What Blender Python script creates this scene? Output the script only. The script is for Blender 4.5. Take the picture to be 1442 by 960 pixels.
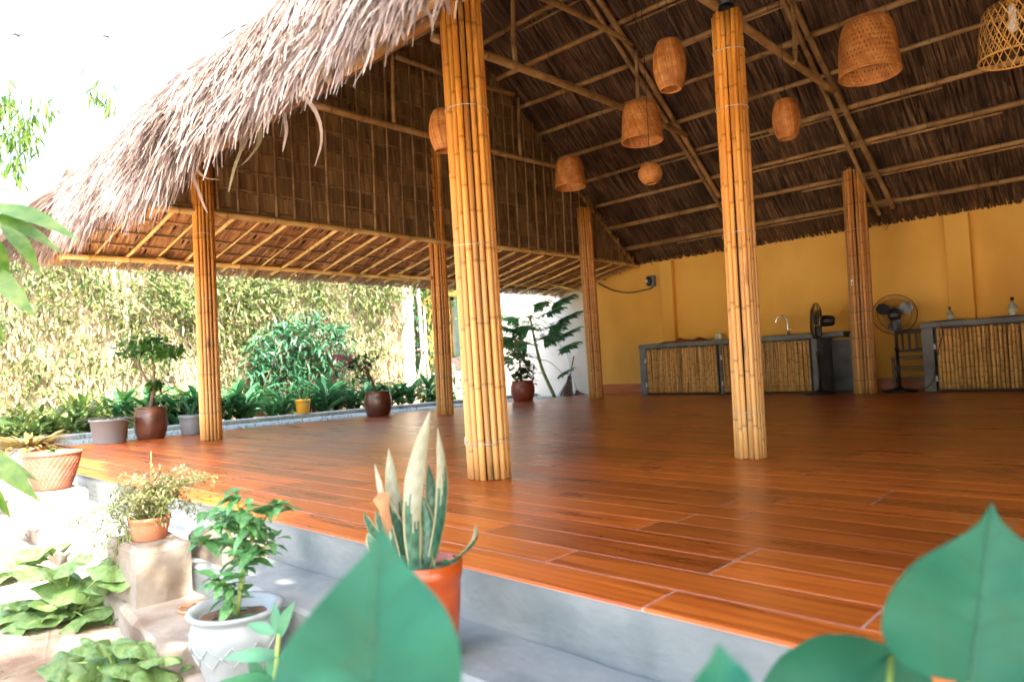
import bpy, math, random
import numpy as np
from math import radians as rad, sin, cos, pi, tan, sqrt
random.seed(7); rng = np.random.default_rng(7)
sc = bpy.context.scene
col = sc.collection
for o in list(bpy.data.objects): bpy.data.objects.remove(o)

# ------------------------------------------------------------------ camera
PW, PH, FPX = 1442, 960, 978.05
YAW, PITCH, ROLL = rad(43.674), rad(2.2396), rad(2.7633)
CAM = np.array([0, 0, 0.54])
fw = np.array([-sin(YAW)*cos(PITCH), cos(YAW)*cos(PITCH), sin(PITCH)])
r0 = np.array([cos(YAW), sin(YAW), 0.0]); u0 = np.cross(r0, fw)
cr = cos(ROLL)*r0 - sin(ROLL)*u0; cu = sin(ROLL)*r0 + cos(ROLL)*u0
cam = bpy.data.cameras.new('camera'); cam_o = bpy.data.objects.new('camera', cam); col.objects.link(cam_o)
from mathutils import Matrix, Vector
m = Matrix.Identity(4)
for i in range(3):
    m[i][0] = cr[i]; m[i][1] = cu[i]; m[i][2] = -fw[i]; m[i][3] = CAM[i]
cam_o.matrix_world = m
cam.sensor_width = 36; cam.lens = 36*FPX/PW; cam.clip_start = 0.02; cam.clip_end = 2000
cam.dof.use_dof = True; cam.dof.focus_distance = 4.2; cam.dof.aperture_fstop = 2.7
sc.camera = cam_o

def ray(x, y): return cr*(x-PW/2)/FPX - cu*(y-PH/2)/FPX + fw
def onz(x, y, z=0.0):
    d = ray(x, y); return CAM + d*((z-CAM[2])/d[2])
def onY(x, y, Y):
    d = ray(x, y); return CAM + d*(Y/d[1])
def onX(x, y, X):
    d = ray(x, y); return CAM + d*(X/d[0])
def atd(x, y, t): return CAM + ray(x, y)*t
def pix(p):
    d = np.asarray(p, float)-CAM; z = d@fw
    return PW/2+FPX*(d@cr)/z, PH/2-FPX*(d@cu)/z, z

def edge_pt(x, X): # point on the floor edge line seen at photo column x
    lo, hi = .5, 12
    for _ in range(50):
        mid = (lo+hi)/2
        if pix((X, mid, 0))[0] < x: lo = mid
        else: hi = mid
    return np.array([X, lo, 0.0])

# ------------------------------------------------------------------ light
SUN_EL, SUN_AZ = rad(52), rad(13)          # azimuth measured from +X towards -Y
L = np.array([cos(SUN_EL)*cos(SUN_AZ), -cos(SUN_EL)*sin(SUN_AZ), sin(SUN_EL)])
sd = bpy.data.lights.new('sun', 'SUN'); sd.energy = 2.8; sd.angle = rad(0.6); sd.color = (1, .93, .82)
so = bpy.data.objects.new('sun', sd); col.objects.link(so)
so.rotation_euler = Vector(L).to_track_quat('Z', 'Y').to_euler()
so.location = (20, -2, 25)
w = bpy.data.worlds.new('World'); sc.world = w; w.use_nodes = True
nt = w.node_tree; nt.nodes.clear()
st = nt.nodes.new('ShaderNodeTexSky'); st.sky_type = 'NISHITA'; st.sun_disc = False
st.sun_elevation = SUN_EL; st.sun_rotation = pi/2+SUN_AZ
st.air_density = 1.3; st.dust_density = 6.0; st.ozone_density = 1.2
bg = nt.nodes.new('ShaderNodeBackground'); bg.inputs[1].default_value = 0.15
wo = nt.nodes.new('ShaderNodeOutputWorld')
nt.links.new(st.outputs[0], bg.inputs[0]); nt.links.new(bg.outputs[0], wo.inputs[0])
sc.view_settings.view_transform = 'Standard'; sc.view_settings.look = 'None'
sc.view_settings.gamma = 1; sc.view_settings.use_curve_mapping = False
sc.view_settings.exposure = 3.5
sc.render.engine = 'CYCLES'
cy = sc.cycles
cy.max_bounces = 10; cy.diffuse_bounces = 7; cy.glossy_bounces = 4; cy.transmission_bounces = 5
cy.sample_clamp_indirect = 8; cy.use_denoising = True; cy.caustics_reflective = False; cy.caustics_refractive = False

# ------------------------------------------------------------------ materials
MATS = {}
def mk(name, cols, scale=6, stretch=(1, 1, 1), rough=.7, bump=0, bscale=40, bstretch=None, rnd=0.0, transl=0.0,
       metallic=0, spec=.5, detail=6, contrast=None, zgrad=None, hue=0.0, rvar=0.0, spots=None):
    m = bpy.data.materials.new(name); m.use_nodes = True; MATS[name] = m
    n = m.node_tree.nodes; lk = m.node_tree.links; n.clear()
    out = n.new('ShaderNodeOutputMaterial'); b = n.new('ShaderNodeBsdfPrincipled')
    b.inputs['Roughness'].default_value = rough; b.inputs['Metallic'].default_value = metallic
    b.inputs['Specular IOR Level'].default_value = spec
    tc = n.new('ShaderNodeTexCoord'); mp = n.new('ShaderNodeMapping'); mp.inputs['Scale'].default_value = stretch
    lk.new(tc.outputs['Object'], mp.inputs[0])
    oi = n.new('ShaderNodeObjectInfo')
    off = n.new('ShaderNodeVectorMath'); off.operation = 'SCALE'; off.inputs[0].default_value = (13, 29, 17)
    lk.new(oi.outputs['Random'], off.inputs['Scale']); lk.new(off.outputs[0], mp.inputs['Location'])
    nz = n.new('ShaderNodeTexNoise'); nz.inputs['Scale'].default_value = scale; nz.inputs['Detail'].default_value = detail
    lk.new(mp.outputs[0], nz.inputs['Vector'])
    rp = n.new('ShaderNodeValToRGB'); lk.new(nz.outputs['Fac'], rp.inputs[0])
    lo, hi = contrast or (.32, .68)
    e = rp.color_ramp.elements
    for i, c in enumerate(cols):
        pos = lo+(hi-lo)*i/max(1, len(cols)-1)
        el = e[i] if i < 2 else e.new(pos)
        el.position = pos; el.color = (*c, 1)
    if len(cols) == 1: e[1].color = (*cols[0], 1); e[1].position = 1
    cur = rp.outputs[0]
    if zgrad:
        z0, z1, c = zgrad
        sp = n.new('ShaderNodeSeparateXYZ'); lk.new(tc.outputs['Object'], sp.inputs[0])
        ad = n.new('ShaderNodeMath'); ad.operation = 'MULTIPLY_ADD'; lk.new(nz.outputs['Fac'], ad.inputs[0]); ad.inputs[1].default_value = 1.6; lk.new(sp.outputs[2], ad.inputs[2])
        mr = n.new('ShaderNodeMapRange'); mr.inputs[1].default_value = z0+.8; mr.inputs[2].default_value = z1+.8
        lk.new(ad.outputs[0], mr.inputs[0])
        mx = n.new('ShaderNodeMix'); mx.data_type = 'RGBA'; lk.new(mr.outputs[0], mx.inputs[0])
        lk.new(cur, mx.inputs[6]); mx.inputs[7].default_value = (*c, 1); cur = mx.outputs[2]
    if spots:
        sn = n.new('ShaderNodeTexNoise'); sn.inputs['Scale'].default_value = spots[0]; sn.inputs['Detail'].default_value = 4
        m3 = n.new('ShaderNodeMapping'); m3.inputs['Scale'].default_value = spots[4]; lk.new(tc.outputs['Object'], m3.inputs[0])
        of2 = n.new('ShaderNodeVectorMath'); of2.operation = 'SCALE'; of2.inputs[0].default_value = (41, 7, 23); lk.new(oi.outputs['Random'], of2.inputs['Scale']); lk.new(of2.outputs[0], m3.inputs['Location'])
        lk.new(m3.outputs[0], sn.inputs['Vector'])
        mr2 = n.new('ShaderNodeMapRange'); mr2.inputs[1].default_value = spots[1]; mr2.inputs[2].default_value = spots[2]; mr2.inputs[4].default_value = spots[5]; lk.new(sn.outputs['Fac'], mr2.inputs[0])
        mx2 = n.new('ShaderNodeMix'); mx2.data_type = 'RGBA'; lk.new(mr2.outputs[0], mx2.inputs[0]); lk.new(cur, mx2.inputs[6]); mx2.inputs[7].default_value = (*spots[3], 1); cur = mx2.outputs[2]
    at = n.new('ShaderNodeAttribute'); at.attribute_name = 'v'
    ra = n.new('ShaderNodeMath'); ra.operation = 'MULTIPLY_ADD'; lk.new(oi.outputs['Random'], ra.inputs[0])
    ra.inputs[1].default_value = 2*rnd; ra.inputs[2].default_value = 1-rnd
    mu = n.new('ShaderNodeMath'); mu.operation = 'MULTIPLY'; lk.new(at.outputs['Fac'], mu.inputs[0]); lk.new(ra.outputs[0], mu.inputs[1])
    hs = n.new('ShaderNodeHueSaturation'); lk.new(cur, hs.inputs['Color']); lk.new(mu.outputs[0], hs.inputs['Value'])
    if hue:
        h1 = n.new('ShaderNodeMath'); h1.operation = 'MULTIPLY_ADD'; lk.new(at.outputs['Fac'], h1.inputs[0])
        h1.inputs[1].default_value = -hue; h1.inputs[2].default_value = .5+hue; lk.new(h1.outputs[0], hs.inputs['Hue'])
    lk.new(hs.outputs[0], b.inputs['Base Color'])
    if rvar:
        rr = n.new('ShaderNodeMath'); rr.operation = 'MULTIPLY_ADD'; lk.new(nz.outputs['Fac'], rr.inputs[0]); rr.inputs[1].default_value = rvar; rr.inputs[2].default_value = rough-rvar/2
        lk.new(rr.outputs[0], b.inputs['Roughness'])
    if bump:
        bn = n.new('ShaderNodeTexNoise'); bn.inputs['Scale'].default_value = bscale; bn.inputs['Detail'].default_value = 5
        mp2 = n.new('ShaderNodeMapping'); mp2.inputs['Scale'].default_value = bstretch or stretch
        lk.new(tc.outputs['Object'], mp2.inputs[0]); lk.new(off.outputs[0], mp2.inputs['Location']); lk.new(mp2.outputs[0], bn.inputs['Vector'])
        bp = n.new('ShaderNodeBump'); bp.inputs['Strength'].default_value = bump; bp.inputs['Distance'].default_value = .01
        lk.new(bn.outputs['Fac'], bp.inputs['Height']); lk.new(bp.outputs[0], b.inputs['Normal'])
    sh = b.outputs[0]
    if transl:
        t = n.new('ShaderNodeBsdfTranslucent'); lk.new(hs.outputs[0], t.inputs[0])
        ms = n.new('ShaderNodeMixShader'); ms.inputs[0].default_value = transl
        lk.new(sh, ms.inputs[1]); lk.new(t.outputs[0], ms.inputs[2]); sh = ms.outputs[0]
    lk.new(sh, out.inputs[0])
    return m

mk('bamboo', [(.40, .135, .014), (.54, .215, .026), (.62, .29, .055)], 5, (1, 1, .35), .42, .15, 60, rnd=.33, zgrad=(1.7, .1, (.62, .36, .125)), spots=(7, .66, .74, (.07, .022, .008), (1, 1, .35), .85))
mk('bamboo_pole', [(.22, .12, .04), (.38, .21, .07), (.46, .29, .12)], 5, (1, 1, 1), .5, .2, 40, rnd=.25)
mk('bamboo_dark', [(.15, .075, .024), (.26, .14, .045), (.33, .19, .075)], 5, (1, 1, 1), .55, .2, 40, rnd=.3)
mk('bamboo_stick', [(.50, .27, .065), (.66, .40, .12), (.72, .48, .18)], 4, (1, 1, .6), .45, .15, 60, rnd=.3, spots=(6, .62, .72, (.16, .06, .02), (1, 1, .5), .7))
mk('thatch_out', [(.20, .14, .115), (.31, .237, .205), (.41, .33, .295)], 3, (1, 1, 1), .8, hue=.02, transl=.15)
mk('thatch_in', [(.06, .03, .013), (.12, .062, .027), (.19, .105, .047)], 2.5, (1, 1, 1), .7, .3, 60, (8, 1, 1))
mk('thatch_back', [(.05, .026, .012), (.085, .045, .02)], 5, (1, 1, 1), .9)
mk('panel_leaf', [(.15, .078, .028), (.25, .140, .050), (.33, .20, .078)], 4, (1, 6, .6), .75, .4, 60, (1, 6, .6), rnd=.25)
mk('skirt_leaf', [(.46, .20, .06), (.60, .29, .10), (.68, .38, .16)], 4, (1, 4, 1), .75, .3, 60, transl=.25)
mk('yellow_plaster', [(.76, .41, .07), (.85, .485, .092), (.88, .53, .12)], .8, (1, 1, 1), .72, .1, 30, spec=.35, spots=(1.1, .5, .78, (.60, .29, .055), (1, 1, .5), .6))
mk('vine_plaster', [(.30, .23, .15), (.40, .32, .22), (.46, .39, .30)], 1.5, (1, 1, .6), .9, .3, 25)
mk('white_plaster', [(.66, .58, .50), (.76, .70, .63), (.80, .75, .70)], 1.2, (1, 1, 1), .85, .25, 25, spots=(1.6, .55, .8, (.48, .38, .28), (1, 1, .5), .5))
mk('baseboard', [(.42, .11, .03), (.55, .17, .05)], 3, (1, 1, 6), .35)
mk('concrete', [(.22, .24, .24), (.34, .37, .37), (.43, .46, .45)], 2.2, (1, 1, 1), .75, .3, 40, detail=9)
mk('concrete_pale', [(.105, .125, .128), (.165, .185, .186), (.215, .225, .22)], 3, (1, 1, 1.5), .85, .35, 30, detail=10, contrast=(.3, .62), spots=(3.2, .55, .75, (.05, .075, .08), (1, 1, .8), .75))
mk('step_concrete', [(.12, .08, .052), (.19, .155, .118), (.24, .21, .175)], 5, (1, 1, 1), .9, .5, 35, detail=10, contrast=(.3, .6), spots=(5, .56, .72, (.10, .065, .04), (1, 1, 1), .7))
mk('counter_concrete', [(.10, .115, .12), (.15, .165, .17), (.20, .215, .215)], 5, (1, 1, 1), .5, .1, 40)
mk('soil', [(.12, .075, .045), (.22, .16, .105), (.32, .26, .20), (.40, .34, .28)], 4, (1, 1, 1), .95, .9, 25, detail=12)
mk('sandy_yard', [(.40, .33, .25), (.52, .45, .37), (.58, .52, .45)], 3, (1, 1, 1), .95, .5, 25, detail=10)
mk('bed_soil', [(.10, .07, .04), (.20, .15, .08), (.16, .19, .07)], 5, (1, 1, 1), .95, .8, 25, detail=10)
mk('pot_soil', [(.10, .055, .03), (.20, .11, .06)], 30, (1, 1, 1), .95, .8, 80)
mk('paving', [(.16, .19, .185), (.22, .25, .24), (.28, .30, .29)], 4, (1, 1, 1), .8, .2, 30)
mk('grout', [(.44, .29, .25), (.52, .37, .32)], 10, rough=.6)
mk('terracotta', [(.20, .062, .036), (.25, .09, .055), (.29, .125, .08)], 8, (1, 1, 1), .75, .2, 50)
mk('orange_clay', [(.27, .042, .006), (.34, .058, .009), (.38, .085, .02)], 5, (1, 1, 2), .32, .1, 40)
mk('brown_glaze', [(.055, .022, .016), (.10, .036, .022), (.16, .07, .04)], 5, (1, 1, 1), .25, .1, 30)
mk('red_glaze', [(.16, .035, .022), (.25, .06, .035), (.30, .09, .05)], 5, (1, 1, 1), .3, .1, 30)
mk('white_glaze', [(.22, .26, .27), (.28, .31, .32), (.31, .34, .345)], 4, (1, 1, 1), .3, .05, 30)
mk('grey_plastic', [(.17, .20, .22), (.22, .25, .265)], 4, (1, 1, 1), .5)
mk('yellow_plastic', [(.60, .25, .005), (.65, .3, .01)], 4, rough=.4)
mk('teal_plastic', [(.02, .26, .30), (.03, .33, .38)], 4, rough=.4)
mk('clay_shard', [(.45, .15, .07), (.55, .22, .12)], 10, rough=.8)
mk('black_plastic', [(.012, .013, .014), (.022, .023, .025)], 8, rough=.38)
mk('smoke_blade', [(.05, .06, .07), (.07, .08, .09)], 8, rough=.25)
mk('dark_metal', [(.02, .02, .02), (.04, .04, .04)], 8, rough=.45, metallic=.6)
mk('chrome', [(.6, .6, .6), (.7, .7, .7)], 8, rough=.18, metallic=1)
mk('white_plastic', [(.7, .68, .62), (.78, .76, .7)], 8, rough=.5)
mk('rattan', [(.46, .15, .030), (.58, .22, .045), (.66, .30, .075)], 14, rough=.55, rnd=.15)
mk('rattan_pale', [(.55, .27, .05), (.66, .36, .08), (.74, .45, .13)], 14, rough=.55)
mk('cord', [(.02, .016, .013), (.03, .025, .02)], 8, rough=.7)
mk('cable', [(.10, .05, .03), (.14, .07, .04)], 8, rough=.6)
mk('wire', [(.45, .42, .36), (.6, .56, .48)], 8, rough=.45, metallic=.3)
mk('wood_dark', [(.05, .035, .022), (.10, .07, .04), (.14, .10, .06)], 6, (1, 1, .3), .55, .2, 50)
mk('broom_straw', [(.10, .06, .04), (.18, .11, .07)], 20, (1, 1, .2), .9)
mk('bark', [(.08, .05, .035), (.16, .10, .07), (.22, .15, .11)], 14, (1, 1, .3), .9, .6, 50)
mk('pale_trunk', [(.28, .23, .19), (.36, .31, .27), (.40, .36, .33)], 8, (1, 1, .3), .85, .3, 40)
mk('green_stem', [(.16, .24, .05), (.28, .36, .10)], 10, rough=.6)
mk('glass_window', [(.05, .09, .09), (.08, .14, .13)], 3, rough=.08)
mk('wicker', [(.09, .07, .055), (.16, .12, .09)], 30, rough=.7)
mk('cushion', [(.45, .40, .34), (.5, .46, .4)], 6, rough=.9)
mk('blue_tile', [(.20, .32, .36), (.28, .40, .43)], 4, rough=.4)
mk('tag_white', [(.7, .7, .68), (.8, .8, .78)], 9, rough=.4)
mk('bird_black', [(.02, .022, .025), (.03, .03, .035)], 9, rough=.8)
def leafm(name, a, b, c, transl=.35, rough=.45, rnd=.18, hue=.03, k_=.5, **k): return mk(name, [tuple(q*k_ for q in x) for x in (a, b, c)], 8, (1, 1, 1), rough, transl=transl, rnd=rnd, hue=hue, **k)
leafm('leaf_vine', (.07, .15, .05), (.13, .22, .05), (.34, .36, .10), rough=.6, k_=0.8)
leafm('leaf_dry', (.42, .33, .17), (.56, .47, .27), (.68, .60, .40), transl=.25, rough=.8, k_=0.55)
leafm('leaf_deep', (.016, .085, .04), (.03, .13, .055), (.05, .17, .07), transl=.25, k_=0.95)
leafm('leaf_strap', (.02, .11, .045), (.04, .16, .055), (.09, .24, .08), transl=.3, k_=0.9)
leafm('leaf_bonsai', (.035, .13, .02), (.06, .18, .03), (.11, .24, .05), k_=1.05)
leafm('leaf_chili', (.06, .20, .06), (.10, .27, .09), (.17, .34, .13), k_=0.95)
leafm('leaf_squash', (.11, .26, .06), (.22, .38, .12), (.33, .44, .17), hue=.02, bump=.5, bscale=25, k_=0.58)
leafm('leaf_big', (.016, .205, .118), (.03, .26, .155), (.05, .305, .19), transl=.3, rnd=.08, rough=.55, spec=.22, k_=.41, spots=(26, .58, .75, (.025, .075, .03), (1, 1, 1), .45))
leafm('leaf_vein', (.06, .28, .16), (.08, .32, .19), (.11, .36, .22), k_=.42)
leafm('leaf_fern', (.25, .27, .10), (.34, .34, .15), (.44, .40, .21), transl=.3, k_=0.6)
leafm('leaf_grassy', (.33, .23, .06), (.44, .32, .10), (.50, .40, .15), transl=.3)
leafm('leaf_mango', (.10, .26, .035), (.17, .34, .05), (.27, .42, .08), transl=.45)
leafm('leaf_papaya', (.03, .17, .06), (.06, .23, .075), (.16, .30, .09), transl=.35, k_=1.0)
leafm('leaf_tree', (.05, .12, .03), (.09, .19, .04), (.20, .28, .07), transl=.35, k_=0.75)
leafm('leaf_snake', (.015, .07, .045), (.03, .12, .07), (.10, .22, .14), transl=.1, rough=.4, k_=0.8)
leafm('leaf_snake_edge', (.60, .56, .26), (.72, .68, .40), (.78, .74, .52), transl=.2, k_=.42)
leafm('leaf_snake_pale', (.55, .58, .38), (.70, .71, .52), (.78, .78, .62), transl=.2, k_=.42)
leafm('leaf_brown', (.42, .19, .08), (.55, .28, .13), (.62, .38, .2), transl=.3, rough=.8, k_=.6)
leafm('petal', (.75, .10, .28), (.85, .2, .40), (.88, .32, .5), transl=.3, k_=.6)
leafm('leaf_agave', (.03, .16, .085), (.055, .23, .11), (.10, .30, .15), transl=.25, k_=0.75)
leafm('grass', (.10, .17, .04), (.16, .24, .06), (.30, .30, .12), transl=.3)

# floor tile: wood-look glazed plank
def floor_mat():
    m = bpy.data.materials.new('floor_plank'); m.use_nodes = True; MATS['floor_plank'] = m
    n = m.node_tree.nodes; lk = m.node_tree.links; n.clear()
    out = n.new('ShaderNodeOutputMaterial'); b = n.new('ShaderNodeBsdfPrincipled')
    tc = n.new('ShaderNodeTexCoord'); oi = n.new('ShaderNodeObjectInfo'); at = n.new('ShaderNodeAttribute'); at.attribute_name = 'v'
    sm = n.new('ShaderNodeMath'); sm.operation = 'ADD'; lk.new(oi.outputs['Random'], sm.inputs[0]); lk.new(at.outputs['Fac'], sm.inputs[1])
    off = n.new('ShaderNodeVectorMath'); off.operation = 'SCALE'; off.inputs[0].default_value = (31, 57, 11); lk.new(sm.outputs[0], off.inputs['Scale'])
    mp = n.new('ShaderNodeMapping'); mp.inputs['Scale'].default_value = (.85, 9, 1); lk.new(tc.outputs['Object'], mp.inputs[0]); lk.new(off.outputs[0], mp.inputs['Location'])
    nz = n.new('ShaderNodeTexNoise'); nz.inputs['Scale'].default_value = 1.5; nz.inputs['Detail'].default_value = 5; nz.inputs['Distortion'].default_value = 1.0
    lk.new(mp.outputs[0], nz.inputs['Vector'])
    wv = n.new('ShaderNodeTexWave'); wv.bands_direction = 'Y'; wv.inputs['Scale'].default_value = .9; wv.inputs['Distortion'].default_value = 7; wv.inputs['Detail'].default_value = 3; wv.inputs['Detail Scale'].default_value = 1.2
    lk.new(mp.outputs[0], wv.inputs['Vector'])
    mxf = n.new('ShaderNodeMath'); mxf.operation = 'MULTIPLY_ADD'; lk.new(wv.outputs['Fac'], mxf.inputs[0]); mxf.inputs[1].default_value = .14; 
    n8 = n.new('ShaderNodeMath'); n8.operation = 'MULTIPLY'; lk.new(nz.outputs['Fac'], n8.inputs[0]); n8.inputs[1].default_value = .9
    lk.new(n8.outputs[0], mxf.inputs[2])
    rp = n.new('ShaderNodeValToRGB'); lk.new(mxf.outputs[0], rp.inputs[0])
    e = rp.color_ramp.elements
    e[0].position = .18; e[0].color = (.11, .017, .004, 1)
    e[1].position = .80; e[1].color = (.58, .145, .020, 1)
    k = e.new(.42); k.color = (.31, .058, .008, 1)
    k = e.new(.56); k.color = (.45, .098, .013, 1)
    hs = n.new('ShaderNodeHueSaturation'); lk.new(rp.outputs[0], hs.inputs['Color'])
    va = n.new('ShaderNodeMath'); va.operation = 'FRACT'; lk.new(sm.outputs[0], va.inputs[0])
    vb = n.new('ShaderNodeMath'); vb.operation = 'MULTIPLY_ADD'; lk.new(va.outputs[0], vb.inputs[0]); vb.inputs[1].default_value = .55; vb.inputs[2].default_value = .74
    lk.new(vb.outputs[0], hs.inputs['Value']); lk.new(hs.outputs[0], b.inputs['Base Color'])
    b.inputs['Roughness'].default_value = .27; b.inputs['Specular IOR Level'].default_value = .5
    bn = n.new('ShaderNodeTexNoise'); bn.inputs['Scale'].default_value = 5; mp3 = n.new('ShaderNodeMapping'); mp3.inputs['Scale'].default_value = (.6, 3, 1)
    lk.new(tc.outputs['Object'], mp3.inputs[0]); lk.new(off.outputs[0], mp3.inputs['Location']); lk.new(mp3.outputs[0], bn.inputs['Vector'])
    bp = n.new('ShaderNodeBump'); bp.inputs['Strength'].default_value = .05; bp.inputs['Distance'].default_value = .01
    lk.new(bn.outputs['Fac'], bp.inputs['Height']); lk.new(bp.outputs[0], b.inputs['Normal'])
    rr = n.new('ShaderNodeMath'); rr.operation = 'MULTIPLY_ADD'; lk.new(nz.outputs['Fac'], rr.inputs[0]); rr.inputs[1].default_value = .18; rr.inputs[2].default_value = .21
    lk.new(rr.outputs[0], b.inputs['Roughness'])
    lk.new(b.outputs[0], out.inputs[0])
floor_mat()

# ------------------------------------------------------------------ mesh helpers
def nrm(v):
    v = np.asarray(v, float); l = np.linalg.norm(v); return v/l if l > 1e-9 else v
class MB:
    def __init__(s): s.V = []; s.F = []; s.A = []; s.M = []; s.n = 0
    def add(s, v, f, a=1.0, mi=0):
        v = np.asarray(v, float).reshape(-1, 3); s.V.append(v)
        if isinstance(f, np.ndarray): groups = [f]
        else:
            d = {}
            for q in f: d.setdefault(len(q), []).append(q)
            groups = [np.array(g) for g in d.values()]
        for g in groups: s.F.append(g+s.n); s.M.append(np.full(len(g), mi))
        s.A.append(np.broadcast_to(np.asarray(a, float), (len(v),)).copy()); s.n += len(v)
        return s
    def mesh(s, name, mats, smooth=True):
        me = bpy.data.meshes.new(name)
        V = np.concatenate(s.V); me.vertices.add(len(V)); me.vertices.foreach_set('co', V.ravel())
        loops = np.concatenate([g.ravel() for g in s.F]); sizes = np.concatenate([np.full(len(g), g.shape[1]) for g in s.F])
        me.loops.add(len(loops)); me.loops.foreach_set('vertex_index', loops.astype(np.int32))
        me.polygons.add(len(sizes)); starts = np.concatenate([[0], np.cumsum(sizes)[:-1]])
        me.polygons.foreach_set('loop_start', starts.astype(np.int32)); 
        me.polygons.foreach_set('material_index', np.concatenate(s.M).astype(np.int32))
        me.polygons.foreach_set('use_smooth', np.full(len(sizes), smooth))
        at = me.attributes.new('v', 'FLOAT', 'POINT'); at.data.foreach_set('value', np.concatenate(s.A).astype(np.float32))
        me.update(calc_edges=True); me.validate()
        for q in (mats if isinstance(mats, (list, tuple)) else [mats]): me.materials.append(MATS[q])
        return me
    def box(s, c, size, rz=0.0, a=1.0, mi=0, R=None):
        h = np.array(size)/2
        v = np.array([[x, y, z] for x in (-1, 1) for y in (-1, 1) for z in (-1, 1)])*h
        if R is None: R = np.array([[cos(rz), -sin(rz), 0], [sin(rz), cos(rz), 0], [0, 0, 1]])
        v = v@R.T+np.array(c)
        return s.add(v, [(0, 1, 3, 2), (4, 6, 7, 5), (0, 4, 5, 1), (2, 3, 7, 6), (0, 2, 6, 4), (1, 5, 7, 3)], a, mi)
    def bbox(s, c, size, bev=.006, a=1.0, mi=0):     # bevelled box
        x, y, z = np.array(size)/2; b = min(bev, x*.9, y*.9, z*.9)
        rings = []
        for (zz, ins) in ((-z, b), (-z+b, 0), (z-b, 0), (z, b)):
            X, Y = x-ins, y-ins
            rings.append([(X-b, -Y, zz), (X, -Y+b, zz), (X, Y-b, zz), (X-b, Y, zz), (-X+b, Y, zz), (-X, Y-b, zz), (-X, -Y+b, zz), (-X+b, -Y, zz)])
        v = np.array(rings).reshape(-1, 3)+np.array(c); f = []
        for i in range(3):
            for j in range(8):
                k = (j+1) % 8; f.append((i*8+j, i*8+k, i*8+8+k, i*8+8+j))
        f.append(tuple(range(7, -1, -1))); f.append(tuple(range(24, 32)))
        return s.add(v, f, a, mi)
    def tube(s, pts, rad_, sides=8, a=1.0, cap=True, mi=0):
        P = np.asarray(pts, float); n = len(P); R = np.broadcast_to(np.asarray(rad_, float), (n,))
        T = np.gradient(P, axis=0); T /= np.maximum(np.linalg.norm(T, axis=1, keepdims=True), 1e-9)
        ref = np.array([0, 0, 1.0]) if abs(T[0][2]) < .9 else np.array([1.0, 0, 0])
        u = nrm(np.cross(ref, T[0])); vs = []
        for i in range(n):
            u = nrm(u-T[i]*(u@T[i])); w_ = np.cross(T[i], u)
            an = np.arange(sides)*2*pi/sides
            vs.append(P[i]+R[i]*(np.outer(np.cos(an), u)+np.outer(np.sin(an), w_)))
        f = []
        for i in range(n-1):
            for j in range(sides):
                k = (j+1) % sides; f.append((i*sides+j, i*sides+k, (i+1)*sides+k, (i+1)*sides+j))
        if cap: f.append(tuple(range(sides-1, -1, -1))); f.append(tuple(range((n-1)*sides, n*sides)))
        av = np.repeat(np.broadcast_to(np.asarray(a, float), (n,)), sides)
        return s.add(np.concatenate(vs), f, av, mi)
    def lathe(s, prof, segs=24, c=(0, 0, 0), a=1.0, mi=0, wob=None):
        n = len(prof); an = np.arange(segs)*2*pi/segs; vs = []
        for (r, z) in prof:
            rr = r*np.ones(segs) if wob is None else wob(r, z, an)
            vs.append(np.stack([rr*np.cos(an), rr*np.sin(an), np.full(segs, z)], 1))
        f = [(i*segs+j, i*segs+(j+1) % segs, (i+1)*segs+(j+1) % segs, (i+1)*segs+j) for i in range(n-1) for j in range(segs)]
        return s.add(np.concatenate(vs)+np.array(c), f, a, mi)
    def ribbons(s, P, Wd, wid, a, mi=0):
        """P (N,S,3) paths, Wd (N,3) or (N,S,3) width directions, wid (N,S)"""
        N, S, _ = P.shape
        if Wd.ndim == 2: Wd = Wd[:, None, :]
        V = np.stack([P-Wd*wid[..., None]/2, P+Wd*wid[..., None]/2], 2).reshape(-1, 3)
        b = (np.arange(N)*S*2)[:, None]+(np.arange(S-1)*2)[None, :]
        F = np.stack([b, b+1, b+3, b+2], -1).reshape(-1, 4)
        return s.add(V, F, np.repeat(a, S*2), mi)

def bamboo_pts(p0, p1, r, node=.3, bend=.0, seed=0, taper=.15):
    rg = random.Random(seed); p0 = np.array(p0, float); p1 = np.array(p1, float); Ln = np.linalg.norm(p1-p0)
    t = [0.0]; z = node*rg.uniform(.3, .9)
    rr = [1.0]; aa = [1.0]
    side = nrm(np.cross(p1-p0, [.3, .2, .9])); up = nrm(np.cross(side, p1-p0))
    b1, b2 = rg.uniform(-1, 1)*bend, rg.uniform(-1, 1)*bend
    while z < Ln-.02:
        for dz, k, a in ((-.014, 1.0, 1.0), (-.004, 1.10, .8), (.003, .97, .45), (.012, 1.0, .9)):
            q = (z+dz)/Ln
            if 0.002 < q < .998: t.append(q); rr.append(k); aa.append(a)
        z += node*rg.uniform(.75, 1.25)
    t.append(1.0); rr.append(1.0); aa.append(1.0)
    t = np.array(t)
    P = p0+(p1-p0)*t[:, None]+side*(np.sin(t*pi)*b1+np.sin(t*2*pi)*b2*.4)[:, None]+up*(np.sin(t*pi*1.0)*b2)[:, None]
    return P, r*np.array(rr)*(1-taper*t), np.array(aa)
def bamboo(mb, p0, p1, r, sides=8, **k):
    P, R, A = bamboo_pts(p0, p1, r, **k); mb.tube(P, R, sides, A)
    return mb

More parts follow.
